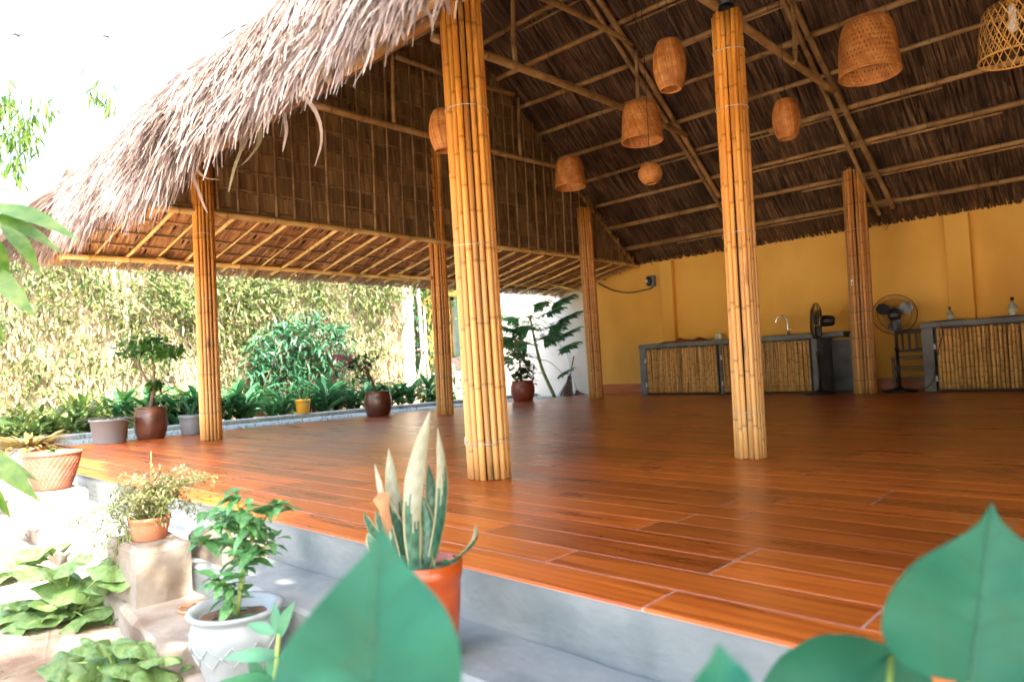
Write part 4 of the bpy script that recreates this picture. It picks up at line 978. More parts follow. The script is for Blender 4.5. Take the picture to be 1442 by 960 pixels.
q = edge_pt(271, -7.62); D = pix(q)[2]; s = D/FPX
t = thing('potted_plant', 'ribbed grey pot with upright blue-green spears behind the bamboo column', 'potted plant', q); zr = pot(t, 'cyl', 17*s, 28*s, 'grey_plastic', wob=lambda r, z, an: r*(1+.02*math.sin(z*120))*np.ones_like(an))
mb = MB(); N = 16; an = rng.uniform(0, 2*pi, N); d = np.stack([np.cos(an)*.5, np.sin(an)*.5, rng.uniform(.5, 1.4, N)], 1)
scatter(mb, leaf_t(.16, 5, .4, .1, 'lance'), np.tile([0, 0, zr], (N, 1)), d, rv(N, .14, .28), rv(N)); O('foliage', mb.mesh('foliage', 'leaf_agave'), t)

# brown jar with pink flowers at the floor edge
q = edge_pt(533, -7.58); D = pix(q)[2]; s = D/FPX
t = thing('potted_plant', 'brown glazed jar with a slender pink flowering shrub', 'potted plant', q); zr = pot(t, 'jar', 19.5*s, 35*s, 'brown_glaze')
mb = MB(); px = lambda x, y, z=0: view((x-533)*s, z, (583-y)*s)
stem(mb, [px(532, 552), px(527, 535), px(521, 522), px(516, 512)], .018, .009); stem(mb, [px(524, 528), px(506, 512), px(498, 504)], .009, .004); stem(mb, [px(526, 532), px(512, 528), px(505, 520)], .008, .004); stem(mb, [px(521, 520), px(516, 505), px(512, 500)], .008, .004)
O('trunk', mb.mesh('trunk', 'bark'), t)
mb = MB(); N = 170; cen = np.array([px(516, 508), px(508, 515), px(522, 516), px(500, 512), px(512, 528), px(530, 545)]); c = rng.integers(0, 6, N)
scatter(mb, leaf_t(.42, 3, .2, .2), cen[c]+rng.normal(0, .055, (N, 3)), rdir(N, .1), rv(N, .07, .13), rv(N, .6, 1.3)); O('foliage', mb.mesh('foliage', 'leaf_bonsai'), t)
for (x, y) in ((478, 499), (485, 500), (493, 508), (497, 500), (503, 496), (481, 502), (496, 505), (474, 500)):
    mb = MB(); N = 6; an = np.arange(6)*pi/3; d = np.stack([np.cos(an), np.sin(an), 0*an+.4], 1)@np.array([[cr[0], cr[1], 0], [0, 0, 1], [-fw[0], -fw[1], 0]])
    scatter(mb, leaf_t(.7, 3, .3, .2), np.zeros((N, 3)), d, .055, rv(N, .9, 1.2)); O('flower', mb.mesh('flower', 'petal'), t, px(x, y, rng.uniform(-.05, .05)))
mb = MB(); stem(mb, [px(506, 510), px(490, 505), px(480, 501)], .004, .003); O('twig', mb.mesh('twig', 'bark'), t)

# red jar near the papaya
q = np.array([-7.64, 0, 0]); q = edge_pt(737, -7.66); D = pix(q)[2]; s = D/FPX
t = thing('potted_plant', 'dull red jar with a broad-leaved shrub beside the papaya', 'potted plant', q); zr = pot(t, 'jar', 17*s, 29*s, 'red_glaze')
px = lambda x, y, z=0: view((x-737)*s, z, (562-y)*s)
mb = MB(); stem(mb, [px(737, 535), px(735, 515), px(733, 490)], .02, .01); O('trunk', mb.mesh('trunk', 'bark'), t)
mb = MB(); N = 210; cen = np.array([px(737, 520), px(728, 510), px(747, 514), px(736, 500), px(728, 490), px(742, 528)]); c = rng.integers(0, 6, N)
scatter(mb, leaf_t(.5, 3, .2, .3), cen[c]+rng.normal(0, .07, (N, 3)), rdir(N, .3), rv(N, .09, .17), rv(N, .6, 1.3)); O('foliage', mb.mesh('foliage', 'leaf_tree'), t)

# yellow pot on the kerb
q = onz(427, 581, .0); q[0] += .55; q = edge_pt(427, -9.28); q[2] = .026; D = pix(q)[2]; s = D/FPX
t = thing('potted_plant', 'bright yellow plastic pot on the garden kerb', 'potted plant', q); zr = pot(t, 'cyl', 10.5*s, 20*s, 'yellow_plastic')
mb = MB(); N = 12; scatter(mb, leaf_t(.2, 4, .3, .4, 'lance'), np.tile([0, 0, zr], (N, 1)), rdir(N, .9), rv(N, .1, .25), rv(N)); O('foliage', mb.mesh('foliage', 'leaf_strap'), t)

# papaya against the white wall
q = onz(768, 560, 0); pb = np.array([-8.15, 9.6, -.05]); px_, py_, D = pix(pb); s = D/FPX
t = thing('papaya_plant', 'young papaya with deeply lobed leaves leaning on the white wall', 'papaya', pb)
P_ = lambda x, y, z=0: view((x-px_)*s, z, (py_-y)*s)
mb = MB(); Q = stem(mb, [P_(px_, py_), P_(765, 520), P_(757, 480), P_(752, 445)], .035, .02); O('trunk', mb.mesh('trunk', 'green_stem'), t)
def papaya_leaf_mesh(seed):
    g = np.random.default_rng(seed); mb = MB()
    for k in range(7):
        a_ = (k-3)*.62; ln = (.30, .36, .40, .42, .40, .36, .30)[k]; d = np.array([sin(a_), cos(a_), -.1])
        scatter(mb, leaf_t(.34, 5, .15, .25, 'lance'), [(0, 0, 0)], [d], ln, 1.0)
        for jj in (.4, .6, .78):
            for s2 in (-1, 1):
                b_ = a_+s2*.75; scatter(mb, leaf_t(.42, 3, .15, .2, 'lance'), [np.array(d)*ln*jj], [(sin(b_), cos(b_), -.2)], ln*.42, 1.0)
    return mb.mesh('leaf', 'leaf_papaya')
pl = [papaya_leaf_mesh(i) for i in range(2)]
for (x, y, sc_, rzv) in ((735, 450, .8, 2.2), (790, 425, .95, -.9), (797, 448, .9, -1.4), (798, 470, .85, -1.8), (795, 490, .8, -1.9), (725, 480, .9, 1.9), (742, 500, .8, 2.5), (770, 478, .8, -.3), (760, 430, .7, .3), (722, 505, .7, 2.2), (793, 525, .6, -1.7), (748, 465, .9, 1.0), (730, 465, .9, 2.0), (745, 485, .9, 2.4), (775, 440, .9, -.6), (780, 462, .8, -1.2), (718, 460, .8, 2.0)):
    tip = P_(x, y, rng.uniform(-.25, .1)); base = Q[-1] if y < 500 else Q[5]
    mb = MB(); stem(mb, [base, (base+tip)/2+[0, 0, .08], tip], .008, .005, 5, 8); O('leaf_stalk', mb.mesh('stalk', 'green_stem'), t)
    dv_ = tip-base; O('leaf', random.choice(pl), t, tip, (rad(25), rng.uniform(-.3, .3), math.atan2(-dv_[0], dv_[1])+rng.normal(0, .3)), sc_*1.05)

# brooms leaning on the wall
for (xb_, xt_, yt_, lab, bl) in ((797, 808, 502, 'dark straw broom leaning on the white wall nearest the papaya', .5), (815, 797, 498, 'pale handled broom with a dark angled head leaning on the white wall', .12)):
    b0 = edge_pt(xb_, -7.90); b0[2] = -.03; b0 = onY(xb_, 556, 9.95); b0[2] = -.03; tp = onY(xt_, yt_, WY-.03)
    t = thing('broom', lab, 'broom', b0); dvec = tp-b0; mb = MB(); mb.tube([dvec*bl*.6, dvec], .012, 8); O('handle', mb.mesh('handle', 'wood_dark' if bl > .3 else 'white_plastic'), t)
    mb = MB(); N = 70; e0 = np.tile(dvec*bl, (N, 1))+rng.normal(0, .012, (N, 3)); e1 = rng.normal(0, .05, (N, 3))*[1.5, .5, .3]; e1[:, 2] = np.abs(e1[:, 2])
    if bl < .3: e1 = rng.normal(0, .03, (N, 3))*[3.2, .6, .2]; e1[:, 2] = np.abs(e1[:, 2])
    mb.ribbons(np.stack([e0, (e0+e1)/2, e1], 1), np.tile(nrm([.8, .6, .1]), (N, 1)), np.full((N, 3), .014), rv(N)); O('bristles', mb.mesh('bristles', 'broom_straw', False), t)

# shrub bed: strap-leaved plants and dark bamboo-like shrubs
def strap_clump(seed, n, ln):
    g = np.random.default_rng(seed); mb = MB(); an = g.uniform(0, 2*pi, n); d = np.stack([np.cos(an), np.sin(an), g.uniform(.5, 2.0, n)], 1)
    zb = g.uniform(0, ln*.7, n); P = np.stack([.03*np.cos(an), .03*np.sin(an), zb], 1)
    scatter(mb, leaf_t(.17, 5, .3, .55, 'strap'), P, d, g.uniform(.6, 1.1, n)*ln, g.uniform(.6, 1.35, n))
    for k in range(3): mb.tube([(0.02*k, 0, 0), (.03*k-.03, .02, ln*.8)], .008, 5, .6)
    return mb.mesh('strap_plant', 'leaf_strap')
sm_ = [strap_clump(k, 26, .42) for k in range(4)]; k = 0
for yy in np.arange(3.1, 8.0, .27):
    for xx in (-9.75, -10.25):
        o = O('strap_leaf_plant', random.choice(sm_), None, (xx+random.uniform(-.15, .15), yy+random.uniform(-.1, .1), -.052), (0, 0, random.uniform(0, 6)), random.uniform(.75, 1.25))
        tag(o, 'green strap-leaved plant in the bed behind the yellow pot', 'plant', 'strap leaved plants in the garden bed')
for i, (x, top, wd, lab) in enumerate(((372, 470, 34, 'dark green bamboo-leaved shrub nearest the small twisted tree'), (405, 450, 40, 'dark green bamboo-leaved shrub standing right behind the yellow pot'), (440, 435, 42, 'tallest dark green bamboo-leaved shrub against the vine wall'), (475, 455, 36, 'dark green bamboo-leaved shrub behind the pink flowers'))):
    q = edge_pt(x, -10.75); q[2] = -.052; D = pix(q)[2]; H = (pix(q)[1]-top)/FPX*D
    t = thing('bamboo_shrub', lab, 'shrub', q, group='bamboo shrubs along the vine wall')
    mb = MB()
    for k in range(9): stem(mb, [(rng.normal(0, .05), rng.normal(0, .06), 0), (rng.normal(0, .09), rng.normal(0, .12), H*.5), (rng.normal(0, .12), rng.normal(0, .25), H*rng.uniform(.7, .97))], .009, .004, 5, 6)
    O('stem', mb.mesh('stem', 'bark'), t)
    mb = MB(); N = 620; z = H*rng.beta(2.2, 1.3, N); sp = (wd/FPX*D)*.5*np.sqrt(np.clip(1.15-z/H, .05, 1))*1.2
    P = np.stack([rng.normal(0, .10, N), rng.normal(0, 1, N)*sp, z], 1); d = np.stack([rng.normal(.3, .5, N), rng.normal(0, .7, N), rng.normal(-.3, .5, N)], 1)
    scatter(mb, leaf_t(.2, 3, .2, .2, 'lance'), P, d, rv(N, .10, .2), rv(N, .5, 1.3), roll=rng.normal(0, .6, N)); O('foliage', mb.mesh('foliage', 'leaf_deep'), t)
# lighter low plants along the sunlit left part of the bed and at the wall's end
lp = []
for k in range(3):
    mb = MB(); N = 110; P = np.abs(rng.normal(0, 1, (N, 3)))*[.0, .0, .16]; P[:, :2] = np.clip(rng.normal(0, .08, (N, 2)), -.16, .16); P[:, 2] = np.minimum(P[:, 2], .28)
    scatter(mb, leaf_t(.38, 3, .2, .3), P, rdir(N, .5), rv(N, .08, .2), rv(N, .6, 1.4)); lp.append(mb.mesh('low_plant', 'leaf_squash' if k else 'leaf_vine'))
for yy in np.arange(1.6, 3.9, .28):
    for xx in (-9.7, -10.3, -10.8):
        tag(O('low_plant', random.choice(lp), None, (xx+random.uniform(-.2, .2), yy+random.uniform(-.1, .1), -.052), (0, 0, random.uniform(0, 6)), random.uniform(.8, 1.5)), 'light green leafy plant in the sunny bed behind the grey tub', 'plant', 'low leafy plants in the sunny garden bed')
for i in range(6):
    tag(O('low_plant', lp[i % 3], None, (-10.2+random.uniform(-.5, .5), 8.15+i*.13, -.052), (0, 0, i), .9), 'low yellowish plant at the foot of the garden wall end pillar', 'plant', 'low plants at the wall end')

# ------------------------------------------------------------------ far house, tree with props, sofa
hs_ = thing('house', 'yellow rendered house with dark framed window beyond the garden', 'house', (-15.6, 15, -.05))
HX = -15.6
W('wall', single(lambda b: b.box((HX-.15, 15.5, 2.2), (.3, 9, 4.6)), 'yellow_plaster', False), hs_)
p0 = onX(634, 418, HX+.05); p1 = onX(662, 505, HX+.05)
wy0, wy1, wz0, wz1 = p0[1], p1[1]+1.2, p1[2], p0[2]
wn = W('window', single(lambda b: (b.box((HX+.04, wy0+.05, (wz0+wz1)/2), (.1, .1, wz1-wz0)), b.box((HX+.04, wy1-.05, (wz0+wz1)/2), (.1, .1, wz1-wz0)), b.box((HX+.042, (wy0+wy1)/2, wz1-.05), (.096, wy1-wy0, .1)), b.box((HX+.042, (wy0+wy1)/2, wz0+.05), (.096, wy1-wy0, .1)), b.box((HX+.038, (wy0+wy1)/2, (wz0+wz1)/2), (.09, .07, wz1-wz0-.2))), 'wood_dark', False), hs_)
O('pane', single(lambda b: b.box((HX+.01, (wy0+wy1)/2, (wz0+wz1)/2), (.012, wy1-wy0-.1, wz1-wz0-.1)), 'glass_window', False), wn)
W('roof', single(lambda b: b.box((HX+1.35, 15.5, 3.45), (3.1, 9.8, .16)), 'thatch_back', False), hs_)  # unseen overhang, made deep to keep the sun off the house wall
W('downpipe', single(lambda b: b.tube([(HX+.08, 12.35, 0), (HX+.08, 12.35, 4.4)], .06, 8), 'white_plaster'), hs_)
struct('porch_floor', single(lambda b: b.bbox((-13.9, 14.3, -.03), (3.2, 6.0, .1), .01), 'blue_tile', False))
so_ = onX(645, 535, -14.9); t = thing('sofa', 'dark wicker sofa with pale cushion on the house porch', 'sofa', (-14.9, so_[1]+.3, .02), 0)
for nm, c_, s_, m_ in (('base', (0, 0, .2), (.8, 1.7, .36), 'wicker'), ('backrest', (-.36, 0, .55), (.14, 1.7, .75), 'wicker'), ('armrest', (0, -.8, .42), (.8, .14, .62), 'wicker'), ('armrest', (0, .8, .42), (.8, .14, .62), 'wicker'), ('cushion', (.05, 0, .44), (.66, 1.42, .12), 'cushion')):
    O(nm, single(lambda b: b.bbox(c_, s_, .03), m_, False), t)
tb = edge_pt(598, -11.6); tb[2] = -.052; D = pix(tb)[2]; s = D/FPX; X_ = lambda x, y, z=0: view((x-598)*s, z, (pix(tb)[1]-y)*s)
t = thing('propped_tree', 'tree with a whitewashed trunk propped by pale poles', 'tree', tb)
mb = MB(); Q = stem(mb, [(0, 0, 0), X_(599, 500), X_(596, 440), X_(594, 370), X_(597, 330)], .055, .035, 9); O('trunk', mb.mesh('trunk', 'pale_trunk'), t)
for (x, y, x2, y2) in ((584, 556, 598, 500), (612, 560, 600, 480), (606, 568, 603, 430)): 
    mb = MB(); mb.tube([X_(x, y, -.1)*[1, 1, 0]+[0, 0, .0], X_(x2, y2, -.05)], .02, 7); O('prop_pole', mb.mesh('prop', 'pale_trunk'), t)
mb = MB(); mb.tube(np.stack([.11*np.cos(np.linspace(0, 2*pi, 13)), .11*np.sin(np.linspace(0, 2*pi, 13)), 0*np.linspace(0, 1, 13)], 1)+X_(598, 492), .02, 5); O('tie_band', mb.mesh('band', 'pale_trunk'), t)
mb = MB(); N = 1500; P = X_(594, 360)+rng.normal(0, 1, (N, 3))*[.6, .6, .55]; scatter(mb, leaf_t(.35, 3, .2, .3), P, rdir(N, -.2), rv(N, .1, .2), rv(N, .5, 1.4)); O('crown', mb.mesh('crown', 'leaf_tree'), t)
tb = edge_pt(588, -12.6); tb[2] = -.052
t = thing('leafy_tree', 'dark leafy tree filling the gap behind the wall end pillar', 'tree', tb)
mb = MB(); stem(mb, [(0, 0, 0), (.05, .05, 1.2), (0, .1, 2.4)], .08, .04); O('trunk', mb.mesh('trunk', 'bark'), t)
mb = MB(); N = 3600; P = np.stack([rng.normal(0, .4, N), rng.normal(-.1, .45, N), rng.uniform(.1, 3.4, N)], 1); scatter(mb, leaf_t(.3, 3, .2, .3), P, rdir(N, -.3), rv(N, .1, .22), rv(N, .4, 1.4)); O('crown', mb.mesh('crown', 'leaf_deep'), t)

# ------------------------------------------------------------------ front steps: blocks and pots
bA = onz(85, 740, -.25); bB = onz(236, 846, -.25)
def block(label, face, wy, lx, h, z):
    """face = centre bottom of the +X face"""
    t = MB(); n = 5; x0, y0 = face[0]-lx, face[1]
    me = step_mesh([(-lx/2, -wy/2), (lx/2, -wy/2), (lx/2, wy/2), (-lx/2, wy/2)], 0, h, 'step_concrete')
    o = O('concrete_block', me, None, (face[0]-lx/2, face[1], z), (0, 0, rng.uniform(-.03, .03))); return tag(o, label, 'block', 'concrete blocks on the steps')
block('pale concrete block carrying the ribbed terracotta pot', bA, .29, .34, .20, -.25)
block('pale concrete block carrying the little feathery bush', bB, .20, .36, .205, -.25)
block('pale concrete block on the step behind the white pot', onz(300, 790, -.15)+[.12, .08, 0], .2, .3, .10, -.15)
# terracotta pot
q = np.array([bA[0]-.15, bA[1], -.05]); D = pix(q)[2]; s = D/FPX
t = thing('potted_plant', 'ribbed terracotta pot with a tiny seedling on a concrete block', 'potted plant', q)
zr = pot(t, 'flare', 36*s, 52*s, 'terracotta', wob=lambda r, z, an: r*(1+(.022*np.sin(an*30+pi*math.floor(z/.024))*abs(math.sin(pi*z/.024)) if .01 < z < .205 else 0)), segs=180, dense=True)
mb = MB(); N = 14; P = np.stack([rng.normal(0, .008, N), rng.normal(0, .008, N), zr+rng.uniform(0, .05, N)], 1); scatter(mb, leaf_t(.45, 3, .2, .2), P, rdir(N, .4), rv(N, .03, .06), rv(N)); O('seedling', mb.mesh('seedling', 'leaf_tree'), t)
# feathery bush on block B
q = np.array([bB[0]-.16, bB[1]+.0, -.045]); D = pix(q)[2]; s = D/FPX
t = thing('potted_plant', 'small clay pot with a pale feathery overhanging bush', 'potted plant', q); zr = pot(t, 'cyl', 27*s, 32*s, 'clay_shard')
mb = MB(); lb = MB()
P_ = lambda x, y, z=0: view((x-pix(q)[0])*s, z, (pix(q)[1]-y)*s)
for k in range(70):
    tx, ty = rng.normal(205, 46), rng.normal(698, 20)
    tx = np.clip(tx, 112, 300); base = np.array([rng.normal(0, .025), rng.normal(0, .025), zr]); tip = P_(tx, ty+max(0, 175-tx)*.9, rng.normal(0, .09)); midp = (base+tip)/2+[0, 0, .07]
    Q = stem(mb, [base, midp, tip], .0022, .001, 4, 9); idx = rng.integers(2, 9, 80)
    scatter(lb, leaf_t(.35, 2, .2, .2), Q[idx]+rng.normal(0, .014, (80, 3)), rdir(80, .2), rv(80, .010, .028), rv(80, .6, 1.3))
for k in range(14):
    base = np.array([rng.normal(0, .03)-.05, rng.normal(-.06, .03), zr]); tip = P_(rng.uniform(135, 195), rng.uniform(760, 825), -.05); Q = stem(mb, [base, (base+tip)/2+[0, 0, .08], tip], .0022, .001, 4, 9); idx = rng.integers(3, 9, 40)
    scatter(lb, leaf_t(.35, 2, .2, .2), Q[idx]+rng.normal(0, .012, (40, 3)), rdir(40, .0), rv(40, .010, .026), rv(40, .6, 1.3))
Q = stem(mb, [np.array([0, 0, zr]), P_(214, 690), P_(216, 636)], .002, .001, 4, 9)
O('stem', mb.mesh('stem', 'green_stem'), t); O('foliage', lb.mesh('foliage', 'leaf_fern'), t, kind='stuff')
# white urn with chili plant
q = np.array([-2.03, .905, GZ+.022]); D = pix(q)[2]; s = D/FPX; qx, qy, _ = pix(q)
t = thing('potted_plant', 'white glazed urn with zigzag relief holding a leafy chili plant', 'potted plant', q); H = (qy-850)*s*.97; zr = pot(t, 'urn', 62*s, H, 'white_glaze', segs=48)
an = np.linspace(0, 2*pi, 97); 
for ph in (0, 1):
    mb = MB(); tri = np.abs(((an*12/(2*pi)+ph*.5) % 1)*2-1); hz = H*(.50+.16*tri-.12*ph); pr = np.array(pot_prof('urn', 62*s, H)[1:9]); rr_ = np.interp(hz, pr[:, 1], pr[:, 0])+.001
    mb.tube(np.stack([rr_*np.cos(an), rr_*np.sin(an), hz], 1), .0022, 5, cap=False); O('relief_band', mb.mesh('relief', 'white_glaze'), t)
P_ = lambda x, y, z=0: view((x-qx)*s, z, (qy-y)*s)
mb = MB(); base = np.array([0, 0, zr]); tips = []
root = P_(345, 830)
br = [[base, P_(347, 800), P_(340, 770), P_(325, 745), P_(300, 725)], [base, P_(350, 800), P_(362, 760), P_(385, 725), P_(405, 705)], [base, P_(346, 800), P_(348, 760), P_(345, 720), P_(340, 700)], [P_(340, 775), P_(315, 772, .05), P_(285, 765)], [P_(350, 790), P_(375, 775, -.06), P_(395, 762)], [base, P_(330, 825), P_(322, 812, -.06)], [P_(345, 760), P_(320, 735, .1), P_(290, 745, .12)], [P_(362, 760), P_(372, 735, -.08), P_(370, 712, -.08)]]
Qs = [stem(mb, b_, .006, .0025, 6, 12) for b_ in br]; O('stem', mb.mesh('stem', 'green_stem'), t)
lm = []
for k in range(4): 
    lbm = MB(); scatter(lbm, leaf_t(.42, 5, .3, .25+.1*k), [(0, 0, 0)], [(0, 1, 0)], 1.0, 1.0); lm.append(lbm.mesh('leaf', 'leaf_chili'))
for Q in Qs:
    for k in range(30):
        b_ = Q[rng.integers(3, 12)]; an_ = rng.uniform(0, 2*pi); 
        O('leaf', random.choice(lm), t, b_+rng.normal(0, .008, 3), (rng.uniform(-.3, .7), rng.uniform(-.4, .4), an_), rng.uniform(.04, .08))
for k in range(8): O('fallen_leaf', lm[0], t, (rng.normal(0, .05), rng.normal(0, .05), zr+.015), (rng.normal(0, .2), 0, rng.uniform(0, 6)), .05)
# terracotta shard pot hidden behind urn
q = onz(278, 912, GZ); t = thing('small_pot', 'small plain terracotta pot tucked behind the white urn', 'pot', (q[0]-.06, q[1]+.02, GZ+.004)); pot(t, 'flare', .055, .12, 'clay_shard')
# snake plant in orange pot
q = onz(606, 922, -.146); D = pix(q)[2]; s = D/FPX; qx, qy, _ = pix(q)
t = thing('potted_plant', 'glossy orange clay pot with a variegated snake plant', 'potted plant', q); H = (qy-790)*s; zr = pot(t, 'cyl', 50*s, H, 'orange_clay', segs=48)
P_ = lambda x, y, z=0: view((x-qx)*s, z, (qy-y)*s)
def snake_leaf(b, tip, wpx, pale, bend=0.0, twist=0.0):
    b = np.array(b); tip = np.array(tip); n = 44; tt = np.linspace(0, 1, n); sidev = cr*cos(twist)+nrm(fw*[1, 1, 0])*sin(twist)
    P = b+(tip-b)*tt[:, None]+cr*(np.sin(tt*pi)*bend*s)[:, None]
    wd = wpx*s*np.interp(tt, [0, .25, .6, .85, 1], [.55, .9, 1, .6, .02])/2; nv = nrm(np.cross(sidev, tip-b))
    us = np.r_[-1, np.linspace(-.78, .78, 9), 1]; K = len(us); mb = MB()
    mbk = np.array([P[i]+sidev*u*wd[i]-nv*.35*u*u*wd[i]*.9 for i in range(n) for u in us])
    quad = lambda i, j: (i*K+j, i*K+j+1, (i+1)*K+j+1, (i+1)*K+j)
    mid = np.array([quad(i, j) for i in range(n-1) for j in range(1, K-2)]); ed = [quad(i, j) for i in range(n-1) for j in (0, K-2)]
    ph = rng.uniform(0, 6, 2); uu = np.tile(us, n); tr_ = np.repeat(tt, K)
    band = 1+.4*np.sin(tr_*60+2.2*np.sin(uu*3+ph[0])+1.2*np.sin(uu*9+ph[1]))+rng.normal(0, .08, n*K)
    isp = (tr_ > 1-pale+.10*np.sin(4*uu+ph[0])+.06*np.sin(11*uu+ph[1]))[mid[:, 0]] if pale else np.zeros(len(mid), bool)
    if (~isp).any(): mb.add(mbk, mid[~isp], band, 0)
    if isp.any(): mb.add(mbk, mid[isp], 1+.3*(band-1), 2)
    mb.add(mbk, np.array(ed), 1.0, 1)
    return O('leaf', mb.mesh('leaf', ['leaf_snake', 'leaf_snake_edge', 'leaf_snake_pale']), t)
by = 815
for (x0, y0, x1, y1, w_, pale, bend, tw) in ((592, by, 624, 577, 36, .62, -14, .2), (606, by, 634, 600, 26, .38, 14, .6), (578, by, 557, 634, 30, .5, -4, .1), (574, by, 541, 652, 20, .6, -3, -.4), (594, by, 587, 655, 24, .45, 0, .5),
     (604, by, 613, 655, 32, 0, 8, .2), (586, by, 540, 718, 28, 0, -8, .1), (575, by, 520, 722, 26, 0, -8, -.2), (598, by, 568, 700, 30, 0, 4, .2), (590, by, 580, 712, 30, 0, -2, .3), (606, by+4, 603, 762, 26, 0, 4, -.2), (578, by, 526, 750, 30, 0, -10, 0), (612, by-6, 678, 738, 20, .3, 24, .9), (600, by, 598, 690, 30, 0, 12, .1), (584, by, 558, 690, 28, .2, 0, .3)):
    snake_leaf(P_(x0, y0, rng.uniform(-.03, .03)), P_(x1, y1, rng.uniform(-.06, .06)), w_*.76, pale, bend, tw)
mb = MB(); mb.ribbons(np.array([[P_(560, 690, -.05), P_(556, 710, -.06), P_(560, 735, -.06), P_(552, 757, -.05)]]), np.array([cr]), np.array([[.012, .024, .022, .006]]), np.array([1.0]))
mb.ribbons(np.array([[P_(552, 690, -.04), P_(546, 700, -.05), P_(550, 715, -.05)]]), np.array([cr]), np.array([[.012, .02, .006]]), np.array([1.1])); O('withered_leaf', mb.mesh('withered', 'leaf_brown'), t)
mb = MB(); N = 14; P = np.array([P_(rng.uniform(600, 648), rng.uniform(788, 806), rng.normal(0, .02)) for _ in range(N)]); P[:, 2] = zr+.02; scatter(mb, leaf_t(.8, 4, .1, .1), P, rdir(N, .8), rv(N, .018, .03), rv(N)); O('seedlings', mb.mesh('seedlings', 'leaf_agave'), t)

# squash plants
def squash_mesh(seed):
    g = np.random.default_rng(seed); mb = MB(); n = 40; an = np.linspace(-pi, pi, n, endpoint=False); V = [(0, .0, 0)]
    for k, ring in enumerate((.35, .7, 1.0)):
        for a_ in an:
            lob = 1-.22*abs(sin(a_*2.5))**1.5*ring-(.55*math.exp(-((abs(a_)-pi)/.3)**2)); r_ = ring*lob*(1+.04*g.normal()*ring)
            x, y = .55*r_*sin(a_), .5*r_*cos(a_)+.0; V.append((x, y, .05*ring*cos(a_*5)-.13*ring**2+g.normal(0, .008)))
    F = [(0, 1+i, 1+(i+1) % n) for i in range(n)]
    for k in range(2):
        for i in range(n): F.append((1+k*n+i, 1+(k+1)*n+i, 1+(k+1)*n+(i+1) % n, 1+k*n+(i+1) % n))
    mb.add(V, F); return mb.mesh('leaf', 'leaf_squash')
sq = [squash_mesh(k) for k in range(5)]
for (lab, z0, lst) in (('broad lobed squash plant at the foot of the steps beside the feathery bush', GZ, ((60, 800, 90), (115, 815, 110), (165, 820, 95), (85, 840, 100), (140, 850, 110), (50, 862, 80), (185, 855, 70), (30, 845, 60), (100, 790, 60), (70, 880, 80), (120, 870, 90), (20, 870, 80), (160, 795, 70), (5, 890, 80), (60, 915, 80))),
        ('broad lobed squash plant spreading over the soil in front of the urn', GZ, ((150, 925, 120), (205, 935, 110), (240, 950, 80), (115, 950, 90), (175, 960, 110), (135, 905, 60), (195, 905, 80), (95, 930, 70), (230, 925, 60))),
        ('sun bleached squash plant on the pale ground by the step end', GZ, ((20, 780, 80), (60, 775, 70), (5, 800, 70), (40, 795, 50)))):
    cx = np.mean([a for a, _, _ in lst]); cyy = np.mean([b for _, b, _ in lst])+28; c0 = onz(cx, cyy, z0+.01)
    t = thing('squash_plant', lab, 'plant', c0, group='squash plants'); sb = MB()
    for (x, y, wpx) in lst:
        dd = pix(c0)[2]*rng.uniform(.97, 1.03); L_ = atd(x, y, dd)-c0
        if L_[2]+c0[2] < GZ+.05: L_[2] = GZ+.05-c0[2]
        stem(sb, [(rng.normal(0, .02), rng.normal(0, .02), 0), L_*.5+[0, 0, .03], L_-[0, 0, .01]], .005, .003, 5, 7)
        O('leaf', random.choice(sq), t, L_, (rng.uniform(-.45, .35), rng.uniform(-.35, .35), rng.uniform(0, 6.3)), wpx/FPX*dd*1.0)
    O('stem', sb.mesh('stem', 'green_stem'), t)
# bladed plant at the foot of the urn
q = onz(385, 985, GZ); q = np.array([-1.62, .66, GZ]); s = pix(q)[2]/FPX; qx, qy, _ = pix(q); t = thing('bladed_plant', 'deep green plant with pointed radiating blades before the urn', 'plant', q)
P_ = lambda x, y, z=0: view((x-qx)*s, z, (qy-y)*s)
for i, (x0, y0, x1, y1, w_) in enumerate(((400, 900, 425, 845, 20), (395, 895, 350, 882, 16), (398, 893, 390, 855, 14), (400, 925, 325, 920, 20), (395, 960, 338, 935, 14), (370, 965, 300, 960, 18), (375, 960, 360, 925, 16), (380, 960, 395, 915, 16), (400, 930, 440, 900, 18), (385, 965, 420, 930, 16))):
    mb = MB(); a_ = P_(x0, y0); b_ = P_(x1, y1, rng.uniform(-.08, .02)); scatter(mb, leaf_t(w_/max(30, math.hypot(x1-x0, y1-y0))*1.1, 6, .35, .12, 'lance'), [a_], [b_-a_], np.linalg.norm(b_-a_), 1.0, up=np.array([-fw*.6+[0, 0, .6]])); O('blade', mb.mesh('blade', 'leaf_agave'), t)
mb = MB(); stem(mb, [(0, 0, 0), P_(392, 960), P_(400, 895)], .008, .005, 6); stem(mb, [(0, 0, 0), P_(375, 962)], .006, .005, 6); O('stem', mb.mesh('stem', 'green_stem'), t)
